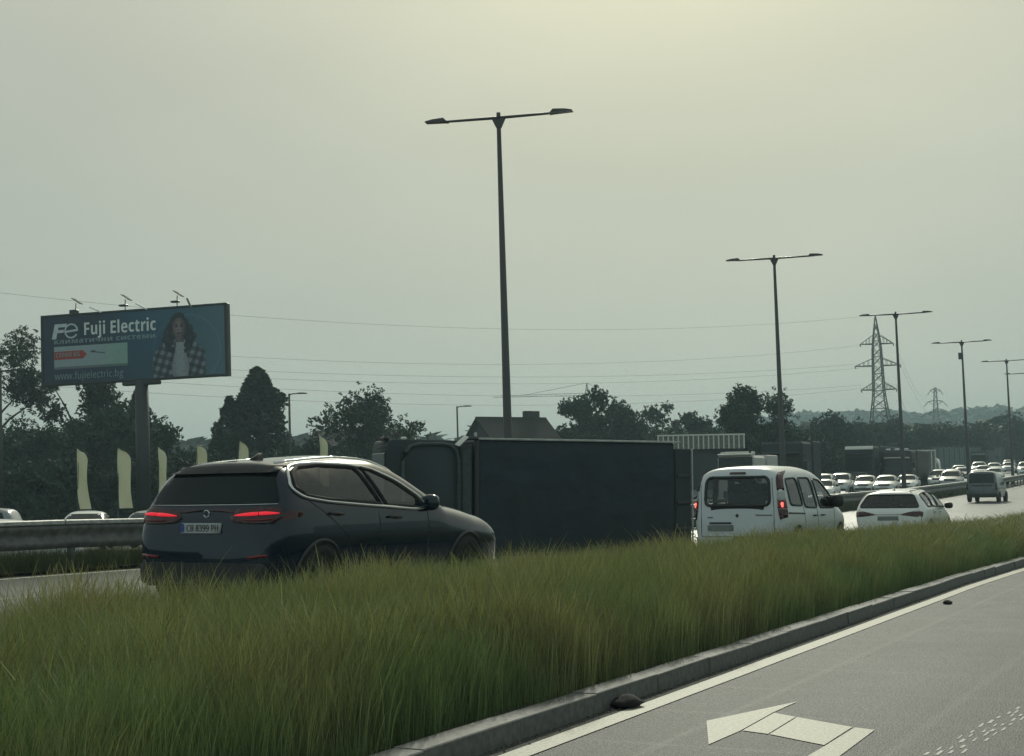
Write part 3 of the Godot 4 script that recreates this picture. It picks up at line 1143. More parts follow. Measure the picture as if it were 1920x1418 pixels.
func seat(parent: Node, at: Vector3) -> void:
	var st := begin()
	box(st, at + Vector3(0, 0.12, 0), Vector3(0.5, 0.18, 0.52), 0.05)
	box(st, at + Vector3(0, 0.48, 0.24), Vector3(0.48, 0.64, 0.14), 0.05, Basis(Vector3.RIGHT, 0.18))
	var o := obj("seat", done(st), M.seat, parent)
	obj("headrest", box_mesh(at + Vector3(0, 0.88, 0.33), Vector3(0.27, 0.19, 0.1), 0.04), M.seat, o)


func both(o: Node, sh: Shape, called: String, face: String, pts: PackedVector2Array, off: float, m: Material, thick := 0.02) -> void:
	for sg in [1.0, -1.0]:
		if face == "side":
			obj(called, in_mesh(sh, face, pts, off, sg, 0.14, thick), m, o)
		else:
			var q := PackedVector2Array()
			for p in pts:
				q.append(Vector2(p.x * sg, p.y))
			obj(called, in_mesh(sh, face, q, off, 1.0, 0.14, thick), m, o)


func suv() -> void:
	var sh := Shape.new()
	sh.L = 5.12
	sh.W = 2.1
	sh.y0 = 0.3
	sh.belt = 1.12
	sh.high = 1.745
	sh.tum = 0.29
	sh.pr = 11.0
	sh.pf = 8.0
	sh.top = [[0.0, 0.6], [0.012, 0.86], [0.035, 0.98], [0.07, 1.08], [0.13, 1.18], [0.31, 1.51], [0.36, 1.61], [0.42, 1.655], [0.8, 1.69], [1.3, 1.728], [1.8, 1.755], [2.3, 1.742], [2.6, 1.67], [2.85, 1.56], [3.33, 1.31], [3.5, 1.215], [3.65, 1.185], [4.2, 1.13], [4.65, 1.05], [4.94, 0.94], [5.06, 0.80], [5.12, 0.6]]
	sh.soft_from = 3.3
	var o := thing("suv", "dark navy SUV with lit red tail lights, seen from behind beside the grass verge", "car", V(-10.2, 0.0, 15.76), -2.1)
	var win := round_poly([[0.36, 1.37], [0.5, 1.565], [0.72, 1.622], [1.1, 1.645], [1.64, 1.635], [2.1, 1.585], [2.5, 1.45], [2.9, 1.24], [3.0, 1.12], [2.73, 1.095], [1.64, 1.16], [0.95, 1.205], [0.5, 1.26]], 0.12)
	var front_win := poly([[1.9, 1.598], [2.1, 1.562], [2.48, 1.425], [2.82, 1.235], [2.78, 1.118], [2.12, 1.145]])
	var rear_win := poly([[0.45, 1.365], [0.56, 1.53], [0.74, 1.59], [1.1, 1.615], [1.64, 1.605], [1.77, 1.593], [1.98, 1.17], [1.64, 1.185], [0.92, 1.228], [0.58, 1.272]])
	var shield := poly([[-0.66, 1.18], [-0.56, 1.62], [0.56, 1.62], [0.66, 1.18]])
	obj("body", body_mesh(sh, 130, 64, [front_win, rear_win], [], [shield]), M.navy, o)
	obj("underbody", box_mesh(Vector3(0, 0.33, 0), Vector3(1.75, 0.26, 4.6), 0.05), M.trim, o)
	obj("cabin_liner", body_mesh(sh, 60, 30, [front_win, rear_win], [], [shield], 0.035), M.liner, o)
	for sg in [1.0, -1.0]:
		var wd := obj("side_window", in_mesh(sh, "side", front_win, 0.004, sg, 0.14, 0.0), M.pane, o)
		obj("window_frame", line_mesh(sh, "side", arr(front_win), 0.0, 0.026, sg, true), M.rubber, wd)
		var wr := obj("side_window", in_mesh(sh, "side", rear_win, 0.004, sg, 0.14, 0.0), M.tint, o)
		obj("window_frame", line_mesh(sh, "side", arr(rear_win), 0.0, 0.032, sg, true), M.rubber, wr)
		obj("chrome_strip", line_mesh(sh, "side", arr(win), 0.01, 0.021, sg, true), M.chrome, o)
		obj("roof_rail", line_mesh(sh, "side", [[0.6, 1.645], [0.8, 1.665], [1.3, 1.702], [1.75, 1.725], [2.2, 1.71], [2.5, 1.65], [2.8, 1.54], [3.3, 1.285], [3.42, 1.225]], 0.012, 0.016, sg), M.chrome, o)
		for d in [[0.92, 1.07], [2.12, 1.01]]:
			obj("door_handle", line_mesh(sh, "side", [[d[0], d[1]], [d[0] + 0.1, d[1] + 0.005], [d[0] + 0.24, d[1] - 0.01]], 0.028, 0.017, sg), M.trim, o)
		obj("door_seam", line_mesh(sh, "side", [[1.9, 1.16], [1.95, 0.9], [1.93, 0.5]], 0.0, 0.006, sg), M.trim, o)
		obj("door_seam", line_mesh(sh, "side", [[3.0, 1.1], [3.05, 0.8], [2.95, 0.5]], 0.0, 0.006, sg), M.trim, o)
		obj("door_seam", line_mesh(sh, "side", [[0.6, 1.22], [1.0, 1.0], [1.3, 0.8]], 0.0, 0.006, sg), M.trim, o)
		obj("sill", in_mesh(sh, "side", poly([[1.4, 0.31], [1.4, 0.44], [3.5, 0.42], [3.5, 0.31]]), 0.012, sg), M.cab_grey, o)
		for c in [0.78, 3.98]:
			var arch := []
			for k in 15:
				var a := PI * k / 14.0
				arch.append([c + cos(a) * 0.425, 0.36 + sin(a) * 0.425])
			obj("wheel_arch", in_mesh(sh, "side", poly(arch), 0.006, sg, 0.14, 0.0), M.rubber, o)
			obj("arch_lip", line_mesh(sh, "side", arch, 0.008, 0.02, sg), M.dark_steel, o)
			wheel(o, Vector3(sg * 0.93, 0.37, sh.L / 2.0 - c), 0.37, 0.28, sg, M.rim_dark)
		mirror(o, Vector3(sg * 1.07, 1.17, sh.L / 2.0 - 3.02), Vector3(0.24, 0.2, 0.17), M.navy)
		obj("mirror_foot", box_mesh(Vector3(sg * 0.97, 1.1, sh.L / 2.0 - 3.0), Vector3(0.14, 0.05, 0.1), 0.02), M.trim, o)
	obj("rear_window", in_mesh(sh, "rear", round_poly([[-0.9, 1.2], [-0.72, 1.525], [0.72, 1.525], [0.9, 1.2]], 0.08), 0.014, 1.0, 0.1, 0.02), M.rear_glass, o)
	obj("windscreen", in_mesh(sh, "front", shield, 0.004, 1.0, 0.14, 0.0), M.pane, o)
	obj("spoiler", in_mesh(sh, "rear", poly([[-0.72, 1.535], [-0.66, 1.615], [0.66, 1.615], [0.72, 1.535]]), 0.06, 1.0, 0.14, 0.08), M.trim, o)
	for sg in [1.0, -1.0]:
		var lamp := []
		for p in [[0.34, 1.05], [0.4, 1.13], [0.7, 1.16], [0.93, 1.15], [0.96, 1.05], [0.9, 0.99], [0.6, 0.985], [0.4, 1.0]]:
			lamp.append([p[0] * sg, p[1]])
		var l := obj("tail_light", in_mesh(sh, "rear", poly(lamp), 0.02, 1.0, 0.1, 0.03), M.tail_dark, o)
		for bar_pts in [[[0.4, 1.07, 0.006], [0.5, 1.078, 0.015], [0.6, 1.084, 0.02], [0.69, 1.088, 0.02]], [[0.71, 1.09, 0.019], [0.8, 1.093, 0.019], [0.88, 1.093, 0.012], [0.93, 1.092, 0.005]]]:
			var lp := []
			var lr := []
			for q in bar_pts:
				lp.append(sh.at("rear", Vector2(q[0] * sg, q[1]), 0.026))
				lr.append(q[2])
			obj("light_bar", tube_mesh(lp, lr, 8), M.tail_lit, l)
		obj("light_bar", line_mesh(sh, "rear", [[0.56 * sg, 1.02], [0.76 * sg, 1.02], [0.88 * sg, 1.03]], 0.026, 0.009), M.tail_red, l)
		obj("lamp_wing", in_mesh(sh, "side", poly([[0.08, 1.14], [0.45, 1.1], [0.42, 1.05], [0.09, 1.0]]), 0.014, sg, 0.1), M.tail_dark, o)
		obj("reflector", line_mesh(sh, "rear", [[0.62 * sg, 0.62], [0.86 * sg, 0.64]], 0.01, 0.018), M.tail_red, o)
	var pl := obj("number_plate", in_mesh(sh, "rear", poly([[-0.3, 0.88], [-0.3, 0.99], [0.24, 0.99], [0.24, 0.88]]), 0.02), M.plate, o)
	letters(pl, "CB 8399 PH", 0.075, Vector3(0.0, 0.935, sh.L / 2.0 - sh.rear(0.0, 0.93) + 0.026), M.plate_ink, false, 0.44)
	obj("blue_band", box_mesh(Vector3(-0.28, 0.935, sh.L / 2.0 - sh.rear(-0.28, 0.93) + 0.024), Vector3(0.036, 0.1, 0.006)), M.plate_blue, pl)
	obj("emblem", tube_mesh(ring(Vector3(0, 1.09, sh.L / 2.0 - sh.rear(0, 1.09) + 0.012), 0.038, 14), [0.007], 6, true), M.chrome, o)
	obj("bumper", in_mesh(sh, "rear", round_poly([[-0.86, 0.33], [-0.86, 0.56], [0.86, 0.56], [0.86, 0.33]], 0.08), 0.05, 1.0, 0.14, 0.07), M.trim, o)
	obj("lower_glass_line", line_mesh(sh, "rear", [[-0.88, 1.19], [-0.4, 1.185], [0.4, 1.185], [0.88, 1.19]], 0.006, 0.006), M.chrome, o)
	var fin := begin(true)
	prism(fin, poly([[-0.12, 0.0], [0.05, 0.085], [0.09, 0.08], [0.1, 0.0]]), -0.02, 0.02, Transform3D(Basis(Vector3.UP, PI / 2.0), Vector3(0, sh.T(0.95) - 0.01, sh.L / 2.0 - 0.95)))
	obj("antenna_fin", done(fin), M.trim, o)
	for p in [Vector3(-0.42, 0.45, -0.2), Vector3(0.42, 0.45, -0.2), Vector3(-0.42, 0.45, 0.75), Vector3(0.42, 0.45, 0.75)]:
		seat(o, p)
	obj("dashboard", box_mesh(Vector3(0, 0.95, -1.0), Vector3(1.5, 0.25, 0.4), 0.08), M.seat, o)
	both(o, sh, "headlight", "front", poly([[0.45, 0.82], [0.5, 0.92], [0.82, 0.95], [0.88, 0.86]]), 0.01, M.head_off)


func ring(c: Vector3, r: float, n: int) -> Array:
	var a := []
	for k in n:
		a.append(c + Vector3(cos(TAU * k / n), sin(TAU * k / n), 0) * r)
	return a


func letters(parent: Node, text: String, height: float, at: Vector3, m: Material, bold := false, width := 0.0, called := "lettering", turned := Basis()) -> MeshInstance3D:
	var f := SystemFont.new()
	f.font_names = PackedStringArray(["Droid Sans"])
	f.font_weight = 700 if bold else 400
	var t := TextMesh.new()
	t.text = text
	t.font = f
	t.font_size = 64
	t.pixel_size = height / 64.0 * 1.36
	t.depth = 0.004
	t.curve_step = 2.0
	var o := obj(called, t, m, parent)
	o.transform = Transform3D(turned, at)
	if width > 0.0:
		var a := t.get_aabb().size.x
		o.basis = turned * Basis.from_scale(Vector3(width / maxf(a, 0.01), 1, 1))
	return o


func white_van() -> void:
	var sh := Shape.new()
	sh.L = 4.25
	sh.W = 1.9
	sh.y0 = 0.28
	sh.belt = 0.98
	sh.high = 1.82
	sh.tum = 0.14
	sh.pr = 13.0
	sh.pf = 4.5
	sh.top = [[0.0, 0.62], [0.01, 1.0], [0.05, 1.5], [0.085, 1.66], [0.13, 1.745], [0.3, 1.79], [1.0, 1.82], [1.8, 1.815], [2.2, 1.77], [2.5, 1.665], [2.8, 1.48], [3.1, 1.26], [3.28, 1.14], [3.5, 1.06], [3.8, 0.95], [4.1, 0.8], [4.25, 0.55]]
	var o := thing("passenger_van", "white high-roofed passenger van with dark rear window, right of the overturned truck", "van", V(-8.66, H(-8.66, 29.7), 29.69), -4.3)
	var w1 := round_poly([[0.36, 1.55], [0.92, 1.57], [1.08, 1.03], [0.42, 1.05]], 0.1)
	var w2 := round_poly([[1.05, 1.57], [1.68, 1.57], [1.9, 0.98], [1.2, 1.0]], 0.1)
	var w3 := round_poly([[1.86, 1.56], [2.26, 1.52], [2.62, 1.33], [2.98, 1.08], [2.9, 0.97], [2.06, 0.98]], 0.07)
	var rw := round_poly([[-0.66, 1.05], [-0.63, 1.59], [0.63, 1.59], [0.66, 1.05]], 0.12)
	var shield := poly([[-0.7, 1.14], [-0.6, 1.66], [0.6, 1.66], [0.7, 1.14]])
	obj("body", body_mesh(sh, 100, 56, [w1, w2, w3], [rw], [shield]), M.white, o)
	obj("cabin_liner", body_mesh(sh, 60, 34, [w1, w2, w3], [rw], [shield], 0.035), M.liner, o)
	obj("underbody", box_mesh(Vector3(0, 0.3, 0), Vector3(1.55, 0.14, 3.9), 0.05), M.trim, o)
	for sg in [1.0, -1.0]:
		for w in [w1, w2, w3]:
			var wd := obj("side_window", in_mesh(sh, "side", w, 0.004, sg, 0.14, 0.0), M.pane, o)
			obj("window_frame", line_mesh(sh, "side", arr(w), 0.003, 0.022, sg, true), M.trim if w == w3 else M.cab_grey, wd)
		obj("door_rail", line_mesh(sh, "side", [[0.3, 0.9], [1.15, 0.88]], 0.006, 0.015, sg), M.trim, o)
		for d in [[1.0, 1.62, 1.25, 0.35], [1.8, 1.6, 1.98, 0.35], [2.98, 1.0, 2.9, 0.4]]:
			obj("door_seam", line_mesh(sh, "side", [[d[0], d[1]], [(d[0] + d[2]) / 2.0, 0.95], [d[2], d[3]]], 0.0, 0.006, sg), M.trim, o)
		for d in [1.62, 2.08]:
			obj("door_handle", line_mesh(sh, "side", [[d, 0.83], [d + 0.2, 0.83]], 0.022, 0.016, sg), M.trim, o)
		obj("side_moulding", line_mesh(sh, "side", [[0.9, 0.5], [2.7, 0.5]], 0.006, 0.03, sg), M.trim, o)
		for c in [0.78, 3.35]:
			var arch := []
			for k in 13:
				var a := PI * k / 12.0
				arch.append([c + cos(a) * 0.37, 0.3 + sin(a) * 0.37])
			obj("wheel_arch", in_mesh(sh, "side", poly(arch), 0.006, sg, 0.14, 0.0), M.rubber, o)
			wheel(o, Vector3(sg * 0.83, 0.31, sh.L / 2.0 - c), 0.31, 0.22, sg, M.rim)
		mirror(o, Vector3(sg * 1.04, 1.1, sh.L / 2.0 - 2.86), Vector3(0.26, 0.26, 0.14), M.trim)
		# tall tail lights climbing the rear pillars
		for part in [[[[0.79, 1.33], [0.735, 1.72], [0.80, 1.72], [0.95, 1.33]], M.tail_dark, "tail_light"], [[[0.80, 1.16], [0.79, 1.32], [0.95, 1.32], [0.95, 1.16]], M.lamp_clear, "indicator_light"], [[[0.81, 0.99], [0.80, 1.15], [0.95, 1.15], [0.95, 0.99]], M.tail_red, "tail_light"], [[[0.85, 0.78], [0.81, 0.98], [0.95, 0.98], [0.93, 0.82]], M.tail_dark, "tail_light"]]:
			var p := PackedVector2Array()
			for q in part[0]:
				p.append(Vector2(q[0] * sg, q[1]))
			var l := obj(part[2], in_mesh(sh, "rear", p, 0.018, 1.0, 0.08, 0.06), part[1], o)
			if part[1] == M.tail_red:
				var b := begin(true)
				box(b, Vector3(0.87 * sg, 1.06, sh.L / 2.0 - sh.rear(0.87, 1.06) + 0.02), Vector3(0.075, 0.1, 0.03), 0.014)
				obj("brake_bulb", done(b), M.brake_hot, l)
	var rwin := obj("rear_window", in_mesh(sh, "rear", rw, 0.004, 1.0, 0.14, 0.0), M.van_glass, o)
	obj("window_frame", line_mesh(sh, "rear", arr(rw), 0.003, 0.03, 1.0, true), M.trim, rwin)
	obj("windscreen", in_mesh(sh, "front", shield, 0.004, 1.0, 0.14, 0.0), M.pane, o)
	obj("third_brake_light", in_mesh(sh, "rear", poly([[-0.16, 1.655], [-0.15, 1.69], [0.15, 1.69], [0.16, 1.655]]), 0.03, 1.0, 0.14, 0.04), M.tail_dark, o)
	obj("number_plate", in_mesh(sh, "rear", poly([[-0.6, 0.57], [-0.6, 0.68], [-0.08, 0.68], [-0.08, 0.57]]), 0.014), M.plate_dark, o)
	obj("plate_recess", line_mesh(sh, "rear", [[-0.56, 0.72], [-0.12, 0.72]], 0.012, 0.018), M.trim, o)
	obj("emblem", in_mesh(sh, "rear", poly([[-0.035, 0.86], [0.0, 0.9], [0.035, 0.86], [0.0, 0.82]]), 0.012), M.dark_steel, o)
	obj("badge", line_mesh(sh, "rear", [[0.38, 0.87], [0.7, 0.87]], 0.004, 0.014), M.rim, o)
	obj("badge", line_mesh(sh, "rear", [[-0.6, 0.83], [-0.5, 0.83]], 0.004, 0.014), M.rim, o)
	obj("tailgate_seam", line_mesh(sh, "rear", [[-0.76, 1.7], [-0.74, 1.0], [-0.74, 0.46], [0.74, 0.46], [0.74, 1.0], [0.68, 1.7]], 0.0, 0.006), M.trim, o)
	obj("bumper", in_mesh(sh, "rear", round_poly([[-0.88, 0.3], [-0.88, 0.45], [0.88, 0.45], [0.88, 0.3]], 0.05), 0.05, 1.0, 0.14, 0.07), M.white, o)
	obj("exhaust_recess", box_mesh(Vector3(0.05, 0.42, sh.L / 2.0 + 0.03), Vector3(0.24, 0.07, 0.05), 0.01), M.trim, o)
	for p in [Vector3(-0.4, 0.5, -0.35), Vector3(0.4, 0.5, -0.35), Vector3(-0.42, 0.5, 0.6), Vector3(0.05, 0.5, 0.6), Vector3(0.45, 0.5, 0.6)]:
		seat(o, p)
	obj("dashboard", box_mesh(Vector3(0, 0.92, -1.05), Vector3(1.4, 0.25, 0.4), 0.08), M.seat, o)
	both(o, sh, "headlight", "front", poly([[0.45, 0.72], [0.5, 0.86], [0.72, 0.9], [0.78, 0.78]]), 0.01, M.head_off)
	obj("wiper", line_mesh(sh, "rear", [[0.0, 1.04], [-0.25, 1.12], [-0.45, 1.1]], 0.02, 0.01), M.trim, o)


func white_wagon() -> void:
	var sh := Shape.new()
	sh.L = 4.8
	sh.W = 1.9
	sh.y0 = 0.25
	sh.belt = 0.92
	sh.high = 1.47
	sh.tum = 0.26
	sh.pr = 8.0
	sh.pf = 4.0
	sh.top = [[0.0, 0.55], [0.02, 0.8], [0.06, 0.9], [0.12, 0.96], [0.42, 1.3], [0.47, 1.36], [0.6, 1.395], [1.2, 1.45], [1.9, 1.47], [2.4, 1.43], [2.8, 1.29], [3.2, 1.07], [3.38, 0.98], [3.7, 0.93], [4.2, 0.84], [4.6, 0.72], [4.8, 0.5]]
	var o := thing("estate_car", "white estate car with roof rails, ahead of the white passenger van", "car", V(-8.64, H(-8.64, 42.3), 42.35), 0.0)
	var w1 := round_poly([[0.55, 1.2], [0.7, 1.31], [1.2, 1.35], [1.3, 0.98], [0.75, 0.98]], 0.05)
	var w2 := round_poly([[1.34, 1.36], [1.95, 1.37], [2.05, 0.97], [1.42, 0.98]], 0.05)
	var w3 := round_poly([[2.05, 1.365], [2.3, 1.34], [2.7, 1.2], [3.05, 1.0], [3.0, 0.95], [2.15, 0.96]], 0.05)
	var rw := round_poly([[-0.78, 0.97], [-0.6, 1.3], [0.6, 1.3], [0.78, 0.97]], 0.07)
	var shield := poly([[-0.68, 0.98], [-0.56, 1.38], [0.56, 1.38], [0.68, 0.98]])
	obj("body", body_mesh(sh, 90, 46, [w1, w2, w3], [rw], [shield]), M.white2, o)
	obj("cabin_liner", body_mesh(sh, 50, 28, [w1, w2, w3], [rw], [shield], 0.035), M.liner, o)
	obj("underbody", box_mesh(Vector3(0, 0.27, 0), Vector3(1.55, 0.12, 4.4), 0.05), M.trim, o)
	for sg in [1.0, -1.0]:
		for w in [w1, w2, w3]:
			var wd := obj("side_window", in_mesh(sh, "side", w, 0.004, sg, 0.14, 0.0), M.pane, o)
			obj("window_frame", line_mesh(sh, "side", arr(w), 0.003, 0.02, sg, true), M.trim, wd)
		obj("roof_rail", line_mesh(sh, "side", [[0.6, 1.36], [0.8, 1.40], [1.5, 1.435], [2.1, 1.44], [2.4, 1.40]], 0.01, 0.016, sg), M.rim, o)
		mirror(o, Vector3(sg * 1.05, 0.98, sh.L / 2.0 - 3.0), Vector3(0.24, 0.17, 0.14), M.trim)
		for d in [1.36, 2.1]:
			obj("door_seam", line_mesh(sh, "side", [[d, 1.0], [d + 0.02, 0.6], [d, 0.35]], 0.0, 0.006, sg), M.trim, o)
			obj("door_handle", line_mesh(sh, "side", [[d + 0.1, 0.83], [d + 0.28, 0.82]], 0.02, 0.014, sg), M.chrome, o)
		for c in [0.9, 3.75]:
			var arch := []
			for k in 13:
				var a := PI * k / 12.0
				arch.append([c + cos(a) * 0.36, 0.3 + sin(a) * 0.36])
			obj("wheel_arch", in_mesh(sh, "side", poly(arch), 0.006, sg, 0.14, 0.0), M.rubber, o)
			wheel(o, Vector3(sg * 0.83, 0.31, sh.L / 2.0 - c), 0.31, 0.22, sg, M.rim)
	both(o, sh, "tail_light", "rear", poly([[0.34, 0.775], [0.5, 0.84], [0.8, 0.87], [0.88, 0.85], [0.87, 0.72], [0.7, 0.73]]), 0.016, M.tail_dark, 0.03)
	var rwin := obj("rear_window", in_mesh(sh, "rear", rw, 0.004, 1.0, 0.14, 0.0), M.tint, o)
	obj("window_frame", line_mesh(sh, "rear", arr(rw), 0.003, 0.025, 1.0, true), M.trim, rwin)
	obj("windscreen", in_mesh(sh, "front", shield, 0.004, 1.0, 0.14, 0.0), M.pane, o)
	obj("number_plate", in_mesh(sh, "rear", poly([[-0.27, 0.63], [-0.27, 0.74], [0.27, 0.74], [0.27, 0.63]]), 0.012), M.plate_dark, o)
	obj("tailgate_seam", line_mesh(sh, "rear", [[-0.8, 0.9], [-0.3, 0.78], [0.3, 0.78], [0.8, 0.9]], 0.0, 0.007), M.trim, o)
	obj("bumper", in_mesh(sh, "rear", round_poly([[-0.85, 0.27], [-0.85, 0.45], [0.85, 0.45], [0.85, 0.27]], 0.05), 0.03, 1.0, 0.14, 0.05), M.white2, o)
	obj("antenna_fin", prism_mesh(poly([[-0.1, 0.0], [0.05, 0.075], [0.08, 0.07], [0.09, 0.0]]), -0.02, 0.02, Transform3D(Basis(Vector3.UP, PI / 2.0), Vector3(0, sh.T(0.85) - 0.01, sh.L / 2.0 - 0.85))), M.trim, o)
	for p in [Vector3(-0.4, 0.32, -0.1), Vector3(0.4, 0.32, -0.1), Vector3(-0.4, 0.32, 0.85), Vector3(0.4, 0.32, 0.85)]:
		seat(o, p)
	both(o, sh, "headlight", "front", poly([[0.45, 0.62], [0.5, 0.72], [0.72, 0.74], [0.78, 0.66]]), 0.01, M.head_off)


func grey_van() -> void:
	var sh := Shape.new()
	sh.L = 4.4
	sh.W = 1.85
	sh.y0 = 0.32
	sh.belt = 1.0
	sh.high = 1.85
	sh.tum = 0.13
	sh.pr = 16.0
	sh.pf = 4.5
	sh.top = [[0.0, 0.7], [0.02, 1.2], [0.06, 1.7], [0.1, 1.79], [0.3, 1.83], [1.2, 1.85], [1.9, 1.83], [2.4, 1.73], [2.9, 1.4], [3.3, 1.14], [3.8, 1.0], [4.2, 0.85], [4.4, 0.55]]
	var o := thing("panel_van", "grey panel van with blank rear doors, alone on the bright road ahead", "van", V(-14.2, H(-14.2, 93.5), 93.5), 0.0)
	obj("body", body_mesh(sh, 60, 36, [], [], []), M.greyvan, o)
	obj("underbody", box_mesh(Vector3(0, 0.32, -0.1), Vector3(1.3, 0.1, 3.6), 0.03), M.trim, o)
	obj("rear_window", in_mesh(sh, "rear", round_poly([[-0.72, 1.12], [-0.68, 1.68], [0.68, 1.68], [0.72, 1.12]], 0.06), 0.006), M.opaque_glass, o)
	obj("plate_strip", line_mesh(sh, "rear", [[-0.6, 0.98], [0.6, 0.98]], 0.01, 0.035), M.trim, o)
	obj("bumper", in_mesh(sh, "rear", poly([[-0.86, 0.33], [-0.86, 0.5], [0.86, 0.5], [0.86, 0.33]]), 0.05, 1.0, 0.14, 0.07), M.trim, o)
	obj("door_seam", line_mesh(sh, "rear", [[0.1, 1.75], [0.1, 0.52]], 0.0, 0.01), M.trim, o)
	both(o, sh, "tail_light", "rear", poly([[0.78, 0.75], [0.76, 1.15], [0.86, 1.15], [0.88, 0.75]]), 0.015, M.tail_dark, 0.03)
	for sg in [1.0, -1.0]:
		obj("side_window", in_mesh(sh, "side", round_poly([[2.0, 1.6], [2.3, 1.57], [2.9, 1.22], [2.85, 1.08], [2.05, 1.08]], 0.05), 0.005, sg), M.opaque_glass, o)
		mirror(o, Vector3(sg * 1.06, 1.12, sh.L / 2.0 - 2.95), Vector3(0.24, 0.22, 0.14), M.trim)
		for c in [0.75, 3.5]:
			wheel(o, Vector3(sg * 0.83, 0.32, sh.L / 2.0 - c), 0.32, 0.22, sg, M.rim_dark)
	obj("windscreen", in_mesh(sh, "front", poly([[-0.7, 1.18], [-0.6, 1.68], [0.6, 1.68], [0.7, 1.18]]), 0.005), M.opaque_glass, o)
	both(o, sh, "headlight", "front", poly([[0.45, 0.7], [0.5, 0.86], [0.74, 0.9], [0.8, 0.76]]), 0.01, M.head_off)


# simple oncoming cars: built once per kind, then copied
func car_kind(called: String, kind: String) -> Node3D:
	var sh := Shape.new()
	var o := thing(called, "car", "car", Vector3.ZERO, 180.0, "oncoming traffic queue")
	var hood := 0.9
	if kind == "hatchback":
		sh.L = 4.2; sh.W = 1.78; sh.high = 1.47; sh.belt = 0.9; sh.tum = 0.24
		sh.top = [[0, 0.6], [0.03, 0.9], [0.3, 1.36], [0.5, 1.41], [1.4, 1.47], [2.0, 1.46], [2.4, 1.36], [2.8, 1.12], [3.1, 0.96], [3.5, 0.9], [3.95, 0.78], [4.2, 0.5]]
	elif kind == "saloon":
		sh.L = 4.6; sh.W = 1.8; sh.high = 1.43; sh.belt = 0.9; sh.tum = 0.27
		sh.top = [[0, 0.6], [0.03, 0.9], [0.15, 1.0], [0.6, 1.05], [1.2, 1.35], [1.6, 1.41], [2.2, 1.43], [2.6, 1.36], [3.0, 1.1], [3.3, 0.94], [3.8, 0.87], [4.35, 0.75], [4.6, 0.5]]
	elif kind == "offroader":
		sh.L = 4.4; sh.W = 1.86; sh.high = 1.68; sh.belt = 1.05; sh.tum = 0.22; hood = 1.05
		sh.top = [[0, 0.7], [0.03, 1.05], [0.25, 1.52], [0.45, 1.6], [1.4, 1.68], [2.1, 1.66], [2.5, 1.55], [2.9, 1.28], [3.15, 1.12], [3.6, 1.06], [4.15, 0.93], [4.4, 0.55]]
	else:
		sh.L = 5.4; sh.W = 2.02; sh.high = 2.55; sh.belt = 1.25; sh.tum = 0.12; sh.pr = 14.0; hood = 1.2
		sh.top = [[0, 0.7], [0.03, 1.6], [0.1, 2.4], [0.25, 2.48], [1.5, 2.55], [3.2, 2.53], [3.6, 2.42], [4.1, 1.9], [4.5, 1.35], [4.65, 1.24], [5.1, 1.08], [5.4, 0.6]]
	var W := sh.W / 2.0
	obj("body", body_mesh(sh, 40, 26, [], [], []), M.white, o)
	var yb := hood + 0.08
	var yt := sh.high - 0.11
	obj("windscreen", in_mesh(sh, "front", round_poly([[-W * 0.8, yb], [-W * 0.68, yt], [W * 0.68, yt], [W * 0.8, yb]], 0.06), 0.008), M.opaque_glass, o)
	var ua := sh.front(0.0, yt) - 0.25
	var ub := sh.front(0.0, yb) - 0.1
	for sg in [1.0, -1.0]:
		obj("side_window", in_mesh(sh, "side", poly([[ua - 1.6, yt - 0.02], [ua, yt - 0.03], [ub, yb + 0.02], [ub - 0.1, yb - 0.02], [ua - 1.8, yb]]), 0.005, sg), M.opaque_glass, o)
		mirror(o, Vector3(sg * (W + 0.12), yb + 0.05, sh.L / 2.0 - ub), Vector3(0.22, 0.17, 0.14), M.trim)
		for c in [0.8, sh.L - 0.85]:
			wheel(o, Vector3(sg * (W - 0.1), 0.32, sh.L / 2.0 - c), 0.32, 0.22, sg, M.rim, false)
	both(o, sh, "headlight", "front", poly([[W * 0.52, hood - 0.24], [W * 0.55, hood - 0.13], [W * 0.86, hood - 0.1], [W * 0.88, hood - 0.22]]), 0.012, M.head_off)
	obj("grille", in_mesh(sh, "front", round_poly([[-W * 0.45, hood - 0.3], [-W * 0.48, hood - 0.16], [W * 0.48, hood - 0.16], [W * 0.45, hood - 0.3]], 0.03), 0.012), M.trim, o)
	obj("bumper_intake", in_mesh(sh, "front", round_poly([[-W * 0.7, 0.3], [-W * 0.65, 0.44], [W * 0.65, 0.44], [W * 0.7, 0.3]], 0.03), 0.012), M.trim, o)
	obj("number_plate", in_mesh(sh, "front", poly([[-0.26, 0.46], [-0.26, 0.57], [0.26, 0.57], [0.26, 0.46]]), 0.018), M.plate, o)
	return o


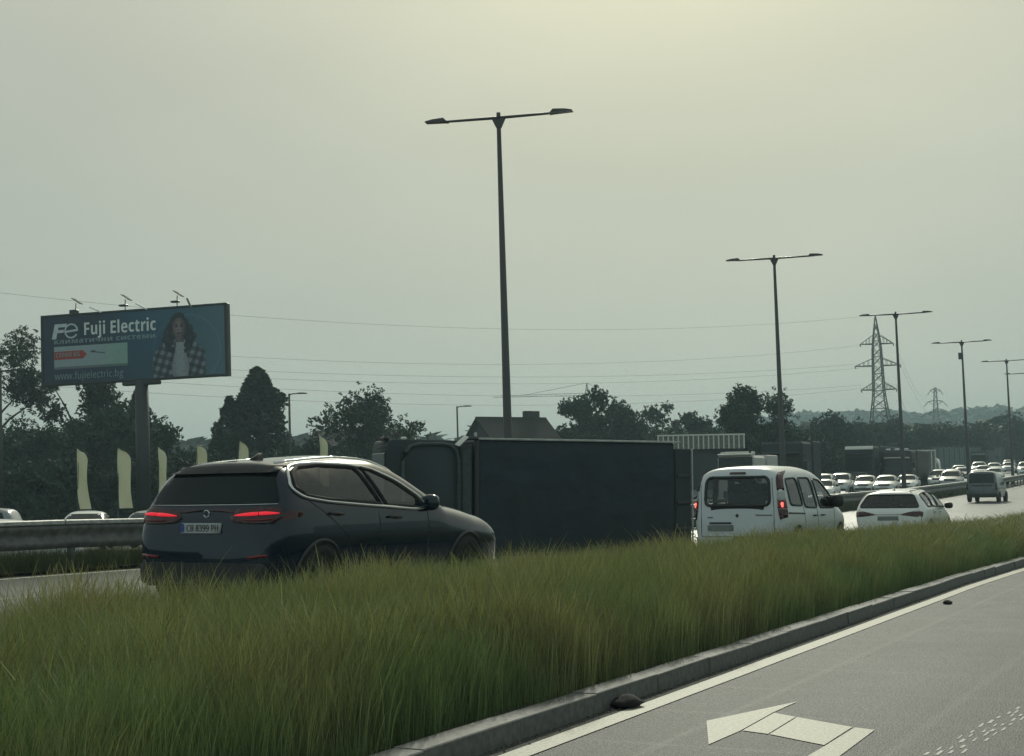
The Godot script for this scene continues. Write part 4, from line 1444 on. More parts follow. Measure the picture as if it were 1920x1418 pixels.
func traffic() -> void:
	var silver := car_paint(0.5, 0.52, 0.52, 0.35, 0.35)
	var grey := car_paint(0.2, 0.22, 0.23, 0.4)
	var dark := car_paint(0.02, 0.024, 0.03)
	var white := car_paint(0.74, 0.75, 0.73)
	var protos := {}
	for k in ["hatchback", "saloon", "offroader", "delivery_van"]:
		protos[k] = car_kind("oncoming_" + k, k)
	var used := {}
	var cars := [
		["offroader", silver, -28.6, 116.0, "silver off-roader with a bright headlamp, in the oncoming queue past the passenger van", true],
		["hatchback", white, -27.0, 117.4, "white hatchback just right of the silver off-roader with the bright headlamp", false],
		["offroader", grey, -29.6, 126.0, "grey car whose roof shows behind the white hatchback", false],
		["hatchback", silver, -25.0, 115.6, "silver hatchback left of the lamp post standing in the queue", false],
		["offroader", white, -28.9, 135.4, "white car whose roof shows behind the silver hatchback", false],
		["saloon", white, -24.8, 122.4, "white saloon crossed by the third lamp post", false],
		["saloon", silver, -26.5, 138.3, "silver saloon with a rounded bonnet right of the third lamp post", false],
		["offroader", silver, -27.0, 133.0, "silver car half hidden behind the white saloon", false],
		["offroader", white, -24.4, 134.0, "white off-roader in the queue midway between third and fourth lamp posts", false],
		["saloon", white, -29.7, 175.5, "white saloon whose roof shows above the left of the grey panel van", false],
		["saloon", grey, -26.2, 156.6, "grey saloon left of the grey panel van's roof", false],
		["offroader", silver, -29.3, 187.1, "silver off-roader above the grey panel van's roof", false],
		["saloon", silver, -26.1, 169.4, "silver saloon just behind the grey panel van", false],
		["hatchback", white, -28.3, 192.3, "small white hatchback right of the grey panel van's roof", false],
		["hatchback", white, -27.5, 199.0, "white hatchback under the dark one near the right edge", false],
		["offroader", dark, -29.5, 214.0, "dark off-roader behind a white hatchback near the right edge", false],
		["saloon", white, -24.0, 190.0, "white saloon cut by the photo's right edge", false],
		["hatchback", white, -25.5, 98.6, "white hatchback peeping out past the passenger van's bonnet", false],
		["offroader", white, -29.0, 112.0, "white car behind the one peeping past the passenger van", false],
		["offroader", grey, -22.4, 128.5, "grey off-roader close to the guard rail, right of the third lamp post", false],
		["hatchback", white, -22.3, 142.0, "white hatchback close to the guard rail, touching the grey panel van's left edge", false],
		["saloon", silver, -22.4, 152.0, "silver saloon whose roof shows right over the grey panel van", false],
		["saloon", dark, -28.8, 148.0, "dark saloon in the far lane before the white delivery van", false],
		["hatchback", silver, -25.6, 147.5, "silver hatchback in the middle lane before the white delivery van", false],
		["offroader", white, -22.5, 176.0, "white off-roader close to the guard rail, right of the grey panel van", false],
		["saloon", silver, -22.2, 21.6, "silver saloon behind the guard rail at the left edge", false],
	]
	for c in cars:
		var k: String = c[0]
		var at := V(c[2], H(c[2], c[3]), c[3])
		var o: Node3D = protos[k]
		var turn := 186.0
		if used.has(k):
			o = dup(o, c[4], at, turn)
		else:
			o.position = at
			o.rotation_degrees.y = turn
			o.set_meta("label", c[4])
			used[k] = true
		(o.get_node("body") as MeshInstance3D).material_override = c[1]
		if c[5]:
			(o.get_node("headlight") as MeshInstance3D).material_override = M.head_lit
	var van: Node3D = protos.delivery_van
	van.position = V(-29.4, H(-29.4, 155.0), 155.0)
	van.set_meta("label", "white high delivery van standing before the ribbed trailer")
	(van.get_node("body") as MeshInstance3D).material_override = white
	# parked cars glimpsed beyond the guard rail at the left
	var parked := [["hatchback", white, -40.0, 44.2, 215.0, "white parked car glimpsed over the guard rail below the leftmost feather flag"], ["offroader", grey, -45.3, 43.2, 120.0, "grey parked car glimpsed over the guard rail left of the leftmost feather flag"], ["hatchback", silver, -37.0, 45.5, 250.0, "silver parked car glimpsed over the guard rail below the second feather flag"]]
	for c in parked:
		var o: Node3D = dup(protos[c[0]], c[5], V(c[2], H(c[2], c[3]), c[3]), c[4])
		o.set_meta("group", "parked cars beyond the guard rail")
		(o.get_node("body") as MeshInstance3D).material_override = c[1]


func lorry(called: String, label: String, at: Vector3, w: float, h: float, paint_m: Material, visor: Material, light_top: bool, length := 9.0) -> Node3D:
	var o := thing(called, label, "coach" if called == "coach" else "truck", at, 180.0)
	var L := length
	var st := begin()
	box(st, Vector3(0, 0.45 + (h - 0.5) / 2.0, -L / 2.0 + 1.1), Vector3(w, h - 0.55, 2.2), 0.12)
	obj("cab", done(st), paint_m, o)
	obj("cargo_box", box_mesh(Vector3(0, 0.9 + (h - 0.85) / 2.0, 1.2), Vector3(w, h - 0.95, L - 2.6), 0.05), paint_m, o)
	var f := -L / 2.0
	obj("windscreen", box_mesh(Vector3(0, h * (0.6 if w > 2.2 else 0.82), f - 0.01), Vector3(w * 0.92, h * (0.3 if w > 2.2 else 0.27), 0.05), 0.02), M.opaque_glass, o)
	obj("grille", box_mesh(Vector3(0, h * 0.28, f - 0.01), Vector3(w * 0.7, h * 0.16, 0.05), 0.02), M.trim, o)
	obj("bumper", box_mesh(Vector3(0, 0.5, f - 0.03), Vector3(w, 0.35, 0.16), 0.05), M.dark_steel, o)
	obj("sun_visor", box_mesh(Vector3(0, h * (0.8 if w > 2.2 else 0.985), f - 0.12), Vector3(w * 0.9, 0.08, 0.34), 0.03, Basis(Vector3.RIGHT, 0.3)), visor, o)
	if light_top:
		obj("lit_roof_edge", box_mesh(Vector3(0, h - 0.2, f - 0.02), Vector3(w * 0.96, 0.4, 0.12), 0.05, Basis(Vector3.RIGHT, 0.75)), M.off_white, o)  # pale tilted panel stands for the roof edge catching light
	for sg in [1.0, -1.0]:
		obj("headlight", box_mesh(Vector3(sg * w * 0.38, h * 0.2, f - 0.02), Vector3(0.34, 0.18, 0.06), 0.02), M.head_off, o)
		var ms := begin()
		box(ms, Vector3(sg * (w / 2.0 + 0.18), h * 0.62, f + 0.1), Vector3(0.2, 0.5, 0.12), 0.03)
		box(ms, Vector3(sg * (w / 2.0 + 0.06), h * 0.76, f + 0.1), Vector3(0.3, 0.04, 0.04))
		obj("mirror", done(ms), M.trim, o)
		obj("side_window", box_mesh(Vector3(sg * (w / 2.0 + 0.005), h * 0.6, f + 0.9), Vector3(0.02, h * 0.2, 0.9), 0.0), M.opaque_glass, o)
		for z in [f + 1.0, L / 2.0 - 1.6, L / 2.0 - 2.8]:
			wheel(o, Vector3(sg * (w / 2.0 - 0.18), 0.48, z), 0.48, 0.3, sg, M.rim, false)
	return o


func big_vehicles() -> void:
	var teal := mat(0.022, 0.036, 0.04, 0.7)
	var brown := mat(0.04, 0.04, 0.04, 0.7)
	lorry("coach", "dark coach with a white roof band for its lit roof edge, facing us in the queue", V(-29.7, H(-29.7, 127.0), 132.5), 2.5, 3.9, teal, M.trim, true, 11.0)
	var t2 := lorry("dump_truck", "dark truck with a pale sun visor and roof lamps, right of the coach", V(-26.9, H(-26.9, 128.8), 132.8), 2.4, 3.45, brown, M.off_white, false, 8.0)
	for k in 3:
		obj("roof_lamp", box_mesh(Vector3((k - 1) * 0.75, 3.5, -3.9), Vector3(0.4, 0.18, 0.2), 0.05), M.head_off, t2)
	lorry("dark_lorry", "dark teal lorry in shade before the biggest tree", V(-24.7, H(-24.7, 86.0), 88.2), 2.5, 3.9, teal, M.cab_grey, false, 4.4)
	lorry("city_bus", "far dark bus with a pale destination band near the right edge", V(-35.6, H(-35.6, 226.0), 231.5), 2.5, 3.1, teal, M.off_white, false, 11.0)
	# recovery truck with a lamp bar, just over the white van's roof
	var r := lorry("recovery_truck", "truck with a lamp bar on its cab, seen over the passenger van's roof", V(-24.7, H(-24.7, 77.0), 79.5), 2.05, 3.05, grey_paint(), M.off_white, false, 4.6)
	obj("lamp_bar", box_mesh(Vector3(0.05, 3.16, -1.9), Vector3(1.3, 0.09, 0.3), 0.03), M.off_white, r)
	for k in 2:
		obj("beacon", box_mesh(Vector3(k * 1.7 - 0.85, 3.1, -1.9), Vector3(0.22, 0.2, 0.24), 0.06), [M.off_white, M.lamp_clear][k], r)
	# ribbed tipper bodies
	for c in [[-36.2, 105.0, 6.4, 1.05, 4.75, 66.0, "white ribbed tipper trailer standing behind the overturned truck's right end"], [-30.3, 150.0, 5.6, 2.2, 3.3, 74.0, "white ribbed container behind the white delivery van"]]:
		var o := thing("ribbed_trailer", c[6], "trailer", V(c[0], H(c[0], c[1]), c[1]), c[5] - 47.0)
		var L: float = c[2]
		var hb: float = c[3]
		var top: float = c[4]
		obj("container", box_mesh(Vector3(0, top - hb / 2.0, -1.2), Vector3(L, hb, 2.4), 0.04), M.concrete, o)  # grey between the white ribs puts their shading into the colour
		var n := int(L / 0.36)
		for i in n + 1:
			obj("rib", box_mesh(Vector3(-L / 2.0 + 0.06 + i * (L - 0.12) / n, top - hb / 2.0, 0.03), Vector3(0.1, hb - 0.02, 0.09), 0.02), M.off_white, o)
		obj("top_rail", box_mesh(Vector3(0, top, 0.0), Vector3(L + 0.05, 0.12, 0.16), 0.03), M.off_white, o)
		obj("chassis", box_mesh(Vector3(0, top - hb - 0.25, -1.2), Vector3(L, 0.42, 1.1), 0.03), M.dark_steel, o)
		obj("side_skirt", box_mesh(Vector3(0, (top - hb) * 0.55, -0.1), Vector3(L * 0.9, (top - hb) * 0.7, 0.06), 0.02), M.cab_dark, o)
		for i in 3:
			wheel(o, Vector3(-L * 0.3 + i * 1.25, 0.5, -0.35), 0.5, 0.3, -1.0, M.rim, false, Basis(Vector3.UP, PI / 2.0))


func grey_paint() -> StandardMaterial3D:
	return car_paint(0.42, 0.4, 0.38)


# ---------------------------------------------------------------- the overturned truck
func overturned_truck() -> void:
	var o := thing("overturned_truck", "dark box truck lying on its side across the lane, its roof towards us", "truck", V(-14.8, H(-14.8, 29.5), 28.2), 52.2)
	o.rotation_degrees.z = -0.7
	var hh := 2.5
	# cargo box: a tarpaulin-covered frame, its roof side facing us
	var st := begin()
	box(st, Vector3(2.5, hh / 2.0, -1.2), Vector3(5.0, hh - 0.02, 2.36), 0.03)
	obj("cargo_box", done(st), M.tarp, o)
	var ps := begin(true)
	var nz := FastNoiseLite.new()
	nz.seed = 3
	nz.frequency = 0.5
	var nx := 56
	var ny := 24
	var pt := func(i: int, j: int) -> Vector3:
		var x := 0.1 + 4.85 * i / nx
		var y := 0.08 + (hh - 0.16) * j / ny
		var rib := 0.012 * pow(absf(cos(PI * x / 0.98)), 8.0)
		var edge := minf(1.0, minf(minf(float(i), float(nx - i)) / 3.0, minf(float(j), float(ny - j)) / 3.0))
		return Vector3(x, y, 0.012 + edge * (0.03 + rib + 0.03 * nz.get_noise_2d(x * 1.3, y * 2.0)))
	for i in nx:
		for j in ny:
			quad(ps, pt.call(i, j), pt.call(i + 1, j), pt.call(i + 1, j + 1), pt.call(i, j + 1), Vector3(0, 0, 1))
	obj("roof_tarpaulin", done(ps), M.tarp, o)
	obj("lit_upper_rail", box_mesh(Vector3(2.55, hh + 0.015, -0.03), Vector3(5.2, 0.05, 0.1), 0.012), M.galv, o)  # pale metal paints the light caught along the box's top edge
	obj("lower_rail", box_mesh(Vector3(2.7, 0.04, 0.0), Vector3(5.5, 0.08, 0.12), 0.012), M.dark_steel, o)
	obj("front_bulkhead", box_mesh(Vector3(-0.19, hh / 2.0 - 0.05, -1.15), Vector3(0.27, hh - 0.12, 2.3), 0.04), M.cab_grey, o)
	obj("corner_post", box_mesh(Vector3(0.03, hh / 2.0, 0.01), Vector3(0.1, hh, 0.1), 0.02), M.dark_steel, o)
	# rear door frame, a little lower than the box
	obj("rear_frame", box_mesh(Vector3(5.22, hh / 2.0 - 0.06, -1.16), Vector3(0.44, hh - 0.14, 2.3), 0.03), M.cab_dark, o)
	obj("rear_edge", box_mesh(Vector3(5.45, hh / 2.0 - 0.06, 0.0), Vector3(0.035, hh - 0.14, 0.05), 0.01), M.galv, o)
	for y in [0.55, 1.15, 1.75]:
		obj("door_hinge", box_mesh(Vector3(5.22, y, 0.012), Vector3(0.36, 0.08, 0.06), 0.015), M.dark_steel, o)
	var flap := begin()
	box(flap, Vector3(-0.36, hh - 0.04, 0.1), Vector3(0.3, 0.02, 0.16), 0.005, Basis(Vector3(0, 0, 1), 0.72) * Basis(Vector3(1, 0, 0), 0.35))
	obj("torn_panel", done(flap), M.off_white, o)
	obj("bracket", box_mesh(Vector3(-0.1, hh + 0.02, 0.0), Vector3(0.3, 0.07, 0.2), 0.02), M.dark_steel, o)
	obj("marker_lamp", box_mesh(Vector3(0.0, hh + 0.1, 0.02), Vector3(0.06, 0.1, 0.06), 0.02), M.lamp_clear, o)
	# cab, lying with its roof towards us
	var cab := begin(true)
	var prof := round_poly([[-1.9, 0.06], [-1.98, 0.5], [-2.0, 1.0], [-2.0, 1.7], [-1.98, 2.3], [-1.93, 2.47], [-0.36, 2.47], [-0.36, 0.06]], 0.08)
	prism(cab, prof, -0.95, -0.06)
	prism(cab, round_poly([[-1.3, 0.1], [-1.35, 1.2], [-1.3, 2.4], [-0.37, 2.44], [-0.37, 0.08]], 0.08), -2.1, -0.94)
	obj("cab", done(cab), M.cab_dark, o)
	var roof := begin(true)
	prism(roof, round_poly([[-1.62, 0.14], [-1.62, 2.36], [-0.42, 2.38], [-0.42, 0.12]], 0.3), -0.08, 0.03)
	obj("cab_roof", done(roof), M.cab_dark, o)
	var bead := []
	for p in round_poly([[-1.66, 0.1], [-1.66, 2.38], [-0.40, 2.4], [-0.40, 0.1]], 0.38):
		bead.append(Vector3(p.x, p.y, 0.03))
	obj("roof_gutter", tube_mesh(bead, [0.045], 6, true), M.cab_grey, o)
	obj("windscreen", box_mesh(Vector3(-2.0, 1.25, -0.5), Vector3(0.04, 1.9, 0.75), 0.02), M.opaque_glass, o)
	obj("grille", box_mesh(Vector3(-1.36, 1.25, -1.4), Vector3(0.06, 1.4, 0.6), 0.02), M.trim, o)
	obj("bumper", box_mesh(Vector3(-1.4, 1.2, -1.95), Vector3(0.22, 2.2, 0.32), 0.06), M.dark_steel, o)
	for y in [0.45, 2.05]:
		obj("headlight", box_mesh(Vector3(-1.38, y, -1.3), Vector3(0.06, 0.32, 0.2), 0.03), M.head_off, o)
	obj("mirror", box_mesh(Vector3(-1.95, 2.5, -0.3), Vector3(0.14, 0.1, 0.3), 0.04), M.trim, o)
	obj("door_edge", box_mesh(Vector3(-1.2, 2.475, -0.3), Vector3(1.1, 0.025, 0.06), 0.01), M.galv_face, o)
	obj("roof_marker", box_mesh(Vector3(-1.6, 2.5, -0.1), Vector3(0.12, 0.07, 0.12), 0.03), M.off_white, o)
	obj("chassis", box_mesh(Vector3(2.1, hh / 2.0, -2.55), Vector3(6.6, 0.8, 0.25), 0.03), M.dark_steel, o)
	for x in [-0.7, 4.0]:
		for y in [0.3, 2.2]:
			wheel(o, Vector3(x, y, -2.9), 0.42, 0.28, 1.0, M.rim, false, Basis(Vector3(0, 0, 1), PI / 2.0))


# ---------------------------------------------------------------- guard rail
func guard_rail() -> void:
	var o := thing("guard_rail", "long steel guard rail on posts along the central reservation", "guard rail", Vector3.ZERO)
	var prof := [[0.0, 0.855], [0.055, 0.80], [0.055, 0.75], [0.0, 0.69], [-0.01, 0.64], [0.0, 0.60], [0.055, 0.54], [0.055, 0.49], [0.0, 0.43], [-0.01, 0.42]]
	var s := 4.0
	while s < 240.0:
		var l := 4.0
		var st := begin(true)
		for i in prof.size() - 1:
			for sd in [1.0]:
				var p := []
				for k in [[0, 0], [0, 1], [1, 1], [1, 0]]:
					var ss: float = s + l * k[1]
					p.append(V(-18.62 + prof[i + k[0]][0], H(-18.83, ss) + prof[i + k[0]][1], ss))
				quad(st, p[0], p[1], p[2], p[3], Vector3(1, 0.3, 0))
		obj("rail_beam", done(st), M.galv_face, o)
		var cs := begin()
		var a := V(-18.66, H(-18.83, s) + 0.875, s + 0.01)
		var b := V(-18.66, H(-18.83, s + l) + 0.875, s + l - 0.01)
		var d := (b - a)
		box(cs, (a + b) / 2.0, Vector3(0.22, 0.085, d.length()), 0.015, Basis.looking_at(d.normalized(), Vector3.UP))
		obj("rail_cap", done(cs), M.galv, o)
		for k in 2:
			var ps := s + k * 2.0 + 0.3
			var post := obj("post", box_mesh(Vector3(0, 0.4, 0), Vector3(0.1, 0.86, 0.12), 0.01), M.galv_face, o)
			post.position = V(-18.70, H(-18.83, ps), ps)
		s += l


# ---------------------------------------------------------------- lamps, pylons, cables
func lamp_posts() -> void:
	var data := [[38.1, 12.17, 12.0, 1.0, "nearest and tallest double-arm lamp post, behind the overturned truck"], [66.0, 11.85, 13.0, 0.0, "second double-arm lamp post, before the biggest tree"], [92.1, 11.94, 14.0, 0.0, "third double-arm lamp post, beside the lattice pylon"], [115.5, 12.2, 17.0, 2.0, "fourth double-arm lamp post, with a small box below its arms"], [138.7, 12.5, 20.0, 0.0, "fifth double-arm lamp post, near the right edge"], [152.5, 12.3, 22.0, 0.0, "double-arm lamp post cut by the photo's right edge"]]
	for d in data:
		var s: float = d[0]
		var h: float = d[1] - H(-18.9, s)
		var o := thing("lamp_post", d[4], "lamp post", V(-18.85, H(-18.9, s), s), CAM_YAW - d[2], "double-arm lamp posts on the central reservation")
		obj("pole", tube_mesh([Vector3(0, 0, 0), Vector3(0, h * 0.1, 0), Vector3(0, h - 0.35, 0)], [0.15, 0.138, 0.062], 14), M.pole, o)
		obj("base_plate", box_mesh(Vector3(0, 0.08, 0), Vector3(0.5, 0.16, 0.5), 0.03), M.concrete, o)
		obj("bracket", prism_mesh(poly([[-0.2, 0.0], [0.2, 0.0], [0.07, -0.28], [-0.07, -0.28]]), -0.05, 0.05, Transform3D(Basis(), Vector3(0, h - 0.08, 0))), M.pole, o)
		obj("finial", tube_mesh([Vector3(0, h - 0.12, 0), Vector3(0, h + 0.09, 0)], [0.06], 10), M.pole, o)
		for sg in [-1.0, 1.0]:
			obj("arm", tube_mesh([Vector3(0, h - 0.06, 0), Vector3(sg * 1.75, h - 0.06 + 0.012, 0)], [0.045, 0.035], 8), M.pole, o)
			var l := begin()
			prism(l, poly([[1.5 * sg, -0.05], [1.62 * sg, 0.075], [1.95 * sg, 0.055], [2.17 * sg, 0.01], [2.18 * sg, -0.015], [1.62 * sg, -0.035]]), -0.14, 0.14, Transform3D(Basis(), Vector3(0, h - 0.03, 0)))
			obj("lamp_head", done(l), M.pole, o)
		if d[3] == 2.0:
			obj("control_box", box_mesh(Vector3(-0.16, h - 1.1, 0), Vector3(0.26, 0.5, 0.26), 0.03), M.pole, o)
		lean(o)
	# single-arm lamps beyond the road
	for d in [[-63.1, 91.3, 8.5, "single-arm street lamp right of the tall conifer", 1.0], [-63.9, 118.8, 8.3, "single-arm street lamp left of the gabled house", 1.0], [-59.7, 59.5, 8.5, "single-arm street lamp at the photo's left edge", 1.0]]:
		var o := thing("street_lamp", d[3], "street lamp", V(d[0], H(d[0], d[1]), d[1]), CAM_YAW, "single-arm street lamps beyond the road")
		var h: float = d[2]
		obj("pole", tube_mesh([Vector3.ZERO, Vector3(0, h, 0)], [0.11, 0.075], 10), M.pole, o)
		obj("arm", tube_mesh([Vector3(0, h - 0.08, 0), Vector3(0.25, h - 0.02, 0), Vector3(0.7, h, 0)], [0.05, 0.045, 0.04], 8), M.pole, o)
		obj("lamp_head", prism_mesh(poly([[0.55, -0.04], [0.65, 0.06], [1.1, 0.05], [1.35, 0.0], [1.3, -0.05]]), -0.14, 0.14, Transform3D(Basis(), Vector3(0, h, 0))), M.pole, o)
		lean(o)


func bar(st: SurfaceTool, a: Vector3, b: Vector3, r: float) -> void:
	tube(st, [a, b], [r], 4, false, false)


func pylon() -> void:
	var h := 28.8
	var o := thing("lattice_pylon", "tall steel lattice pylon with three pairs of cross-arms", "pylon", V(-61.2, H(-61, 280.0), 280.0), CAM_YAW - 4.0)
	var half := func(y: float) -> float: return 2.9 - 1.9 * y / 14.0 if y < 14.0 else lerpf(1.0, 0.72, (y - 14.0) / 9.5) if y < 23.5 else lerpf(0.72, 0.05, (y - 23.5) / 5.3)
	var legs := begin()
	var lace := begin()
	var ys := [0.0, 3.2, 6.2, 9.0, 11.5, 13.2, 14.8, 16.4, 18.0, 19.6, 21.2, 22.8, 24.2, 25.8, 27.2, h]
	for c in 4:
		var sx: float = [-1, 1, 1, -1][c]
		var sz: float = [-1, -1, 1, 1][c]
		var tx: float = [1, 1, -1, -1][c]
		var tz: float = [-1, 1, 1, -1][c]
		for i in ys.size() - 1:
			var a: float = half.call(ys[i])
			var b: float = half.call(ys[i + 1])
			var p := Vector3(sx * a, ys[i], sz * a)
			var q := Vector3(sx * b, ys[i + 1], sz * b)
			var p2 := Vector3(tx * a, ys[i], tz * a)
			var q2 := Vector3(tx * b, ys[i + 1], tz * b)
			bar(legs, p, q, 0.13)
			bar(lace, p, q2, 0.055)
			bar(lace, p2, q, 0.055)
			if i % 2 == 0:
				bar(lace, p, p2, 0.05)
	obj("leg_frame", done(legs), M.pylon, o)
	obj("lacing", done(lace), M.pylon, o)
	for l in [[24.6, 3.1, 23.6], [20.3, 4.2, 19.5], [15.8, 3.3, 15.0]]:
		for sg in [-1.0, 1.0]:
			var ar := begin()
			var a: float = half.call(l[2])
			var tip := Vector3(sg * l[1], l[2], 0)
			for z in [-1.0, 1.0]:
				bar(ar, Vector3(sg * a, l[2], z * a), tip, 0.09)
				bar(ar, Vector3(sg * a, l[0] + 0.6, z * a), tip, 0.06)
				for k in 3:
					var f := (k + 1) / 4.0
					bar(ar, Vector3(sg * a, l[2], z * a).lerp(tip, f), Vector3(sg * a, l[0] + 0.6, z * a).lerp(tip, f), 0.04)
			obj("cross_arm", done(ar), M.pylon, o)
			obj("insulator", tube_mesh([tip, tip + Vector3(-0.6 * sg * 0.2, -0.5, 0.5)], [0.12, 0.08], 6), M.pole, o)
	lean(o, 0.9)
	# the next, smaller looking pylon down the line
	var p2 := thing("fir_shaped_pylon", "faint far pylon with drooping arms right of the lattice pylon", "pylon", V(-96.9, H(-96, 530), 530.5), CAM_YAW - 10.0)
	var m := begin()
	for sx in [-1.0, 1.0]:
		for sz in [-1.0, 1.0]:
			bar(m, Vector3(sx * 1.9, 0, sz * 1.9), Vector3(sx * 0.3, 29.0, sz * 0.3), 0.17)
	for i in 14:
		var y := i * 2.05
		var r := lerpf(1.9, 0.3, y / 29.0)
		bar(m, Vector3(-r, y, r), Vector3(r * 0.9, y + 2.0, r), 0.09)
		bar(m, Vector3(r, y, r), Vector3(-r * 0.9, y + 2.0, r), 0.09)
	obj("mast", done(m), M.pylon, p2)
	for l in [[28.5, 2.6], [24.5, 4.0], [20.5, 5.2], [16.6, 4.6]]:
		for sg in [-1.0, 1.0]:
			var ar := begin()
			bar(ar, Vector3(0, l[0], 0), Vector3(sg * l[1] * 0.6, l[0] - 0.5, 0), 0.15)
			bar(ar, Vector3(sg * l[1] * 0.6, l[0] - 0.5, 0), Vector3(sg * l[1], l[0] - 2.2, 0), 0.12)
			bar(ar, Vector3(0, l[0] - 2.0, 0), Vector3(sg * l[1] * 0.6, l[0] - 0.5, 0), 0.1)
			obj("cross_arm", done(ar), M.pylon, p2)
	# cables: (start, end, sag)
	var cables := [
		[Vector3(-64.4, 28.0, -279.0), Vector3(-154.3, 23.3, -112.8), 4.8, "upper power line running left from the pylon's top arm"],
		[Vector3(-65.2, 24.5, -278.9), Vector3(-154.3, 20.7, -112.8), 3.6, "power line running left from the pylon's middle arm"],
		[Vector3(-64.3, 20.6, -279.7), Vector3(-154.3, 19.4, -112.8), 3.8, "power line running left from the pylon's lower arm"],
		[Vector3(-61.6, 33.6, -280.0), Vector3(-154.3, 29.3, -112.8), 5.1, "thin earth wire running left from the pylon's tip"],
		[Vector3(-58.5, 24.3, -281.0), Vector3(-150.0, 19.6, -108.0), 4.4, "power line running left from the pylon's far middle arm"],
		[Vector3(-59.0, 20.4, -281.0), Vector3(-150.0, 17.6, -108.0), 4.6, "lowest power line running left from the pylon"],
		[Vector3(-58.3, 28.0, -281.0), Vector3(-97.0, 34.0, -530.0), 5.5, "power line from the pylon's top arm to the far pylon"],
		[Vector3(-57.6, 24.5, -281.0), Vector3(-94.0, 29.5, -530.0), 6.0, "power line from the pylon's middle arm to the far pylon"],
		[Vector3(-58.4, 20.6, -281.0), Vector3(-100.0, 26.0, -530.0), 6.0, "power line from the pylon's lower arm to the far pylon"],
	]
	for c in cables:
		var pts := []
		for i in 33:
			var u := i / 32.0
			pts.append((c[0] as Vector3).lerp(c[1], u) - Vector3(0, 4.0 * c[2] * u * (1.0 - u), 0))
		var o3 := obj("power_line", tube_mesh(pts, [0.019], 5), M.cable)
		tag(o3, c[3], "power line", "power lines hung from the pylon")


func crane() -> void:
	var o := thing("tower_crane", "very faint tower crane far off behind the two-tufted tree", "crane", V(-237.2, 6.0, 550.0), CAM_YAW - 8.0)
	var h := 39.0
	obj("mast", box_mesh(Vector3(0, (h - 4.0) / 2.0, 0), Vector3(0.9, h - 4.0, 0.9)), M.pylon, o)
	var j := begin()
	for y in [[-1.0, 0.0], [-1.0, 1.0]]:
		bar(j, Vector3(8, h - 5.0 + y[1], 0), Vector3(-38, h - 5.0 + y[1] * 0.6, 0), 0.09)
	for i in 22:
		bar(j, Vector3(6 - i * 2.0, h - 5.0, 0), Vector3(5 - i * 2.0, h - 4.3, 0), 0.05)
	obj("jib", done(j), M.pylon, o)
	var a := begin()
	bar(a, Vector3(-0.7, h - 5, 0), Vector3(0, h, 0), 0.2)
	bar(a, Vector3(0.7, h - 5, 0), Vector3(0, h, 0), 0.2)
	bar(a, Vector3(0, h, 0), Vector3(-26, h - 4.4, 0), 0.08)
	bar(a, Vector3(0, h, 0), Vector3(7.5, h - 4.2, 0), 0.08)
	obj("apex_frame", done(a), M.pylon, o)
	obj("counterweight", box_mesh(Vector3(7.4, h - 5.6, 0), Vector3(1.8, 2.4, 1.4), 0.1), M.concrete, o)


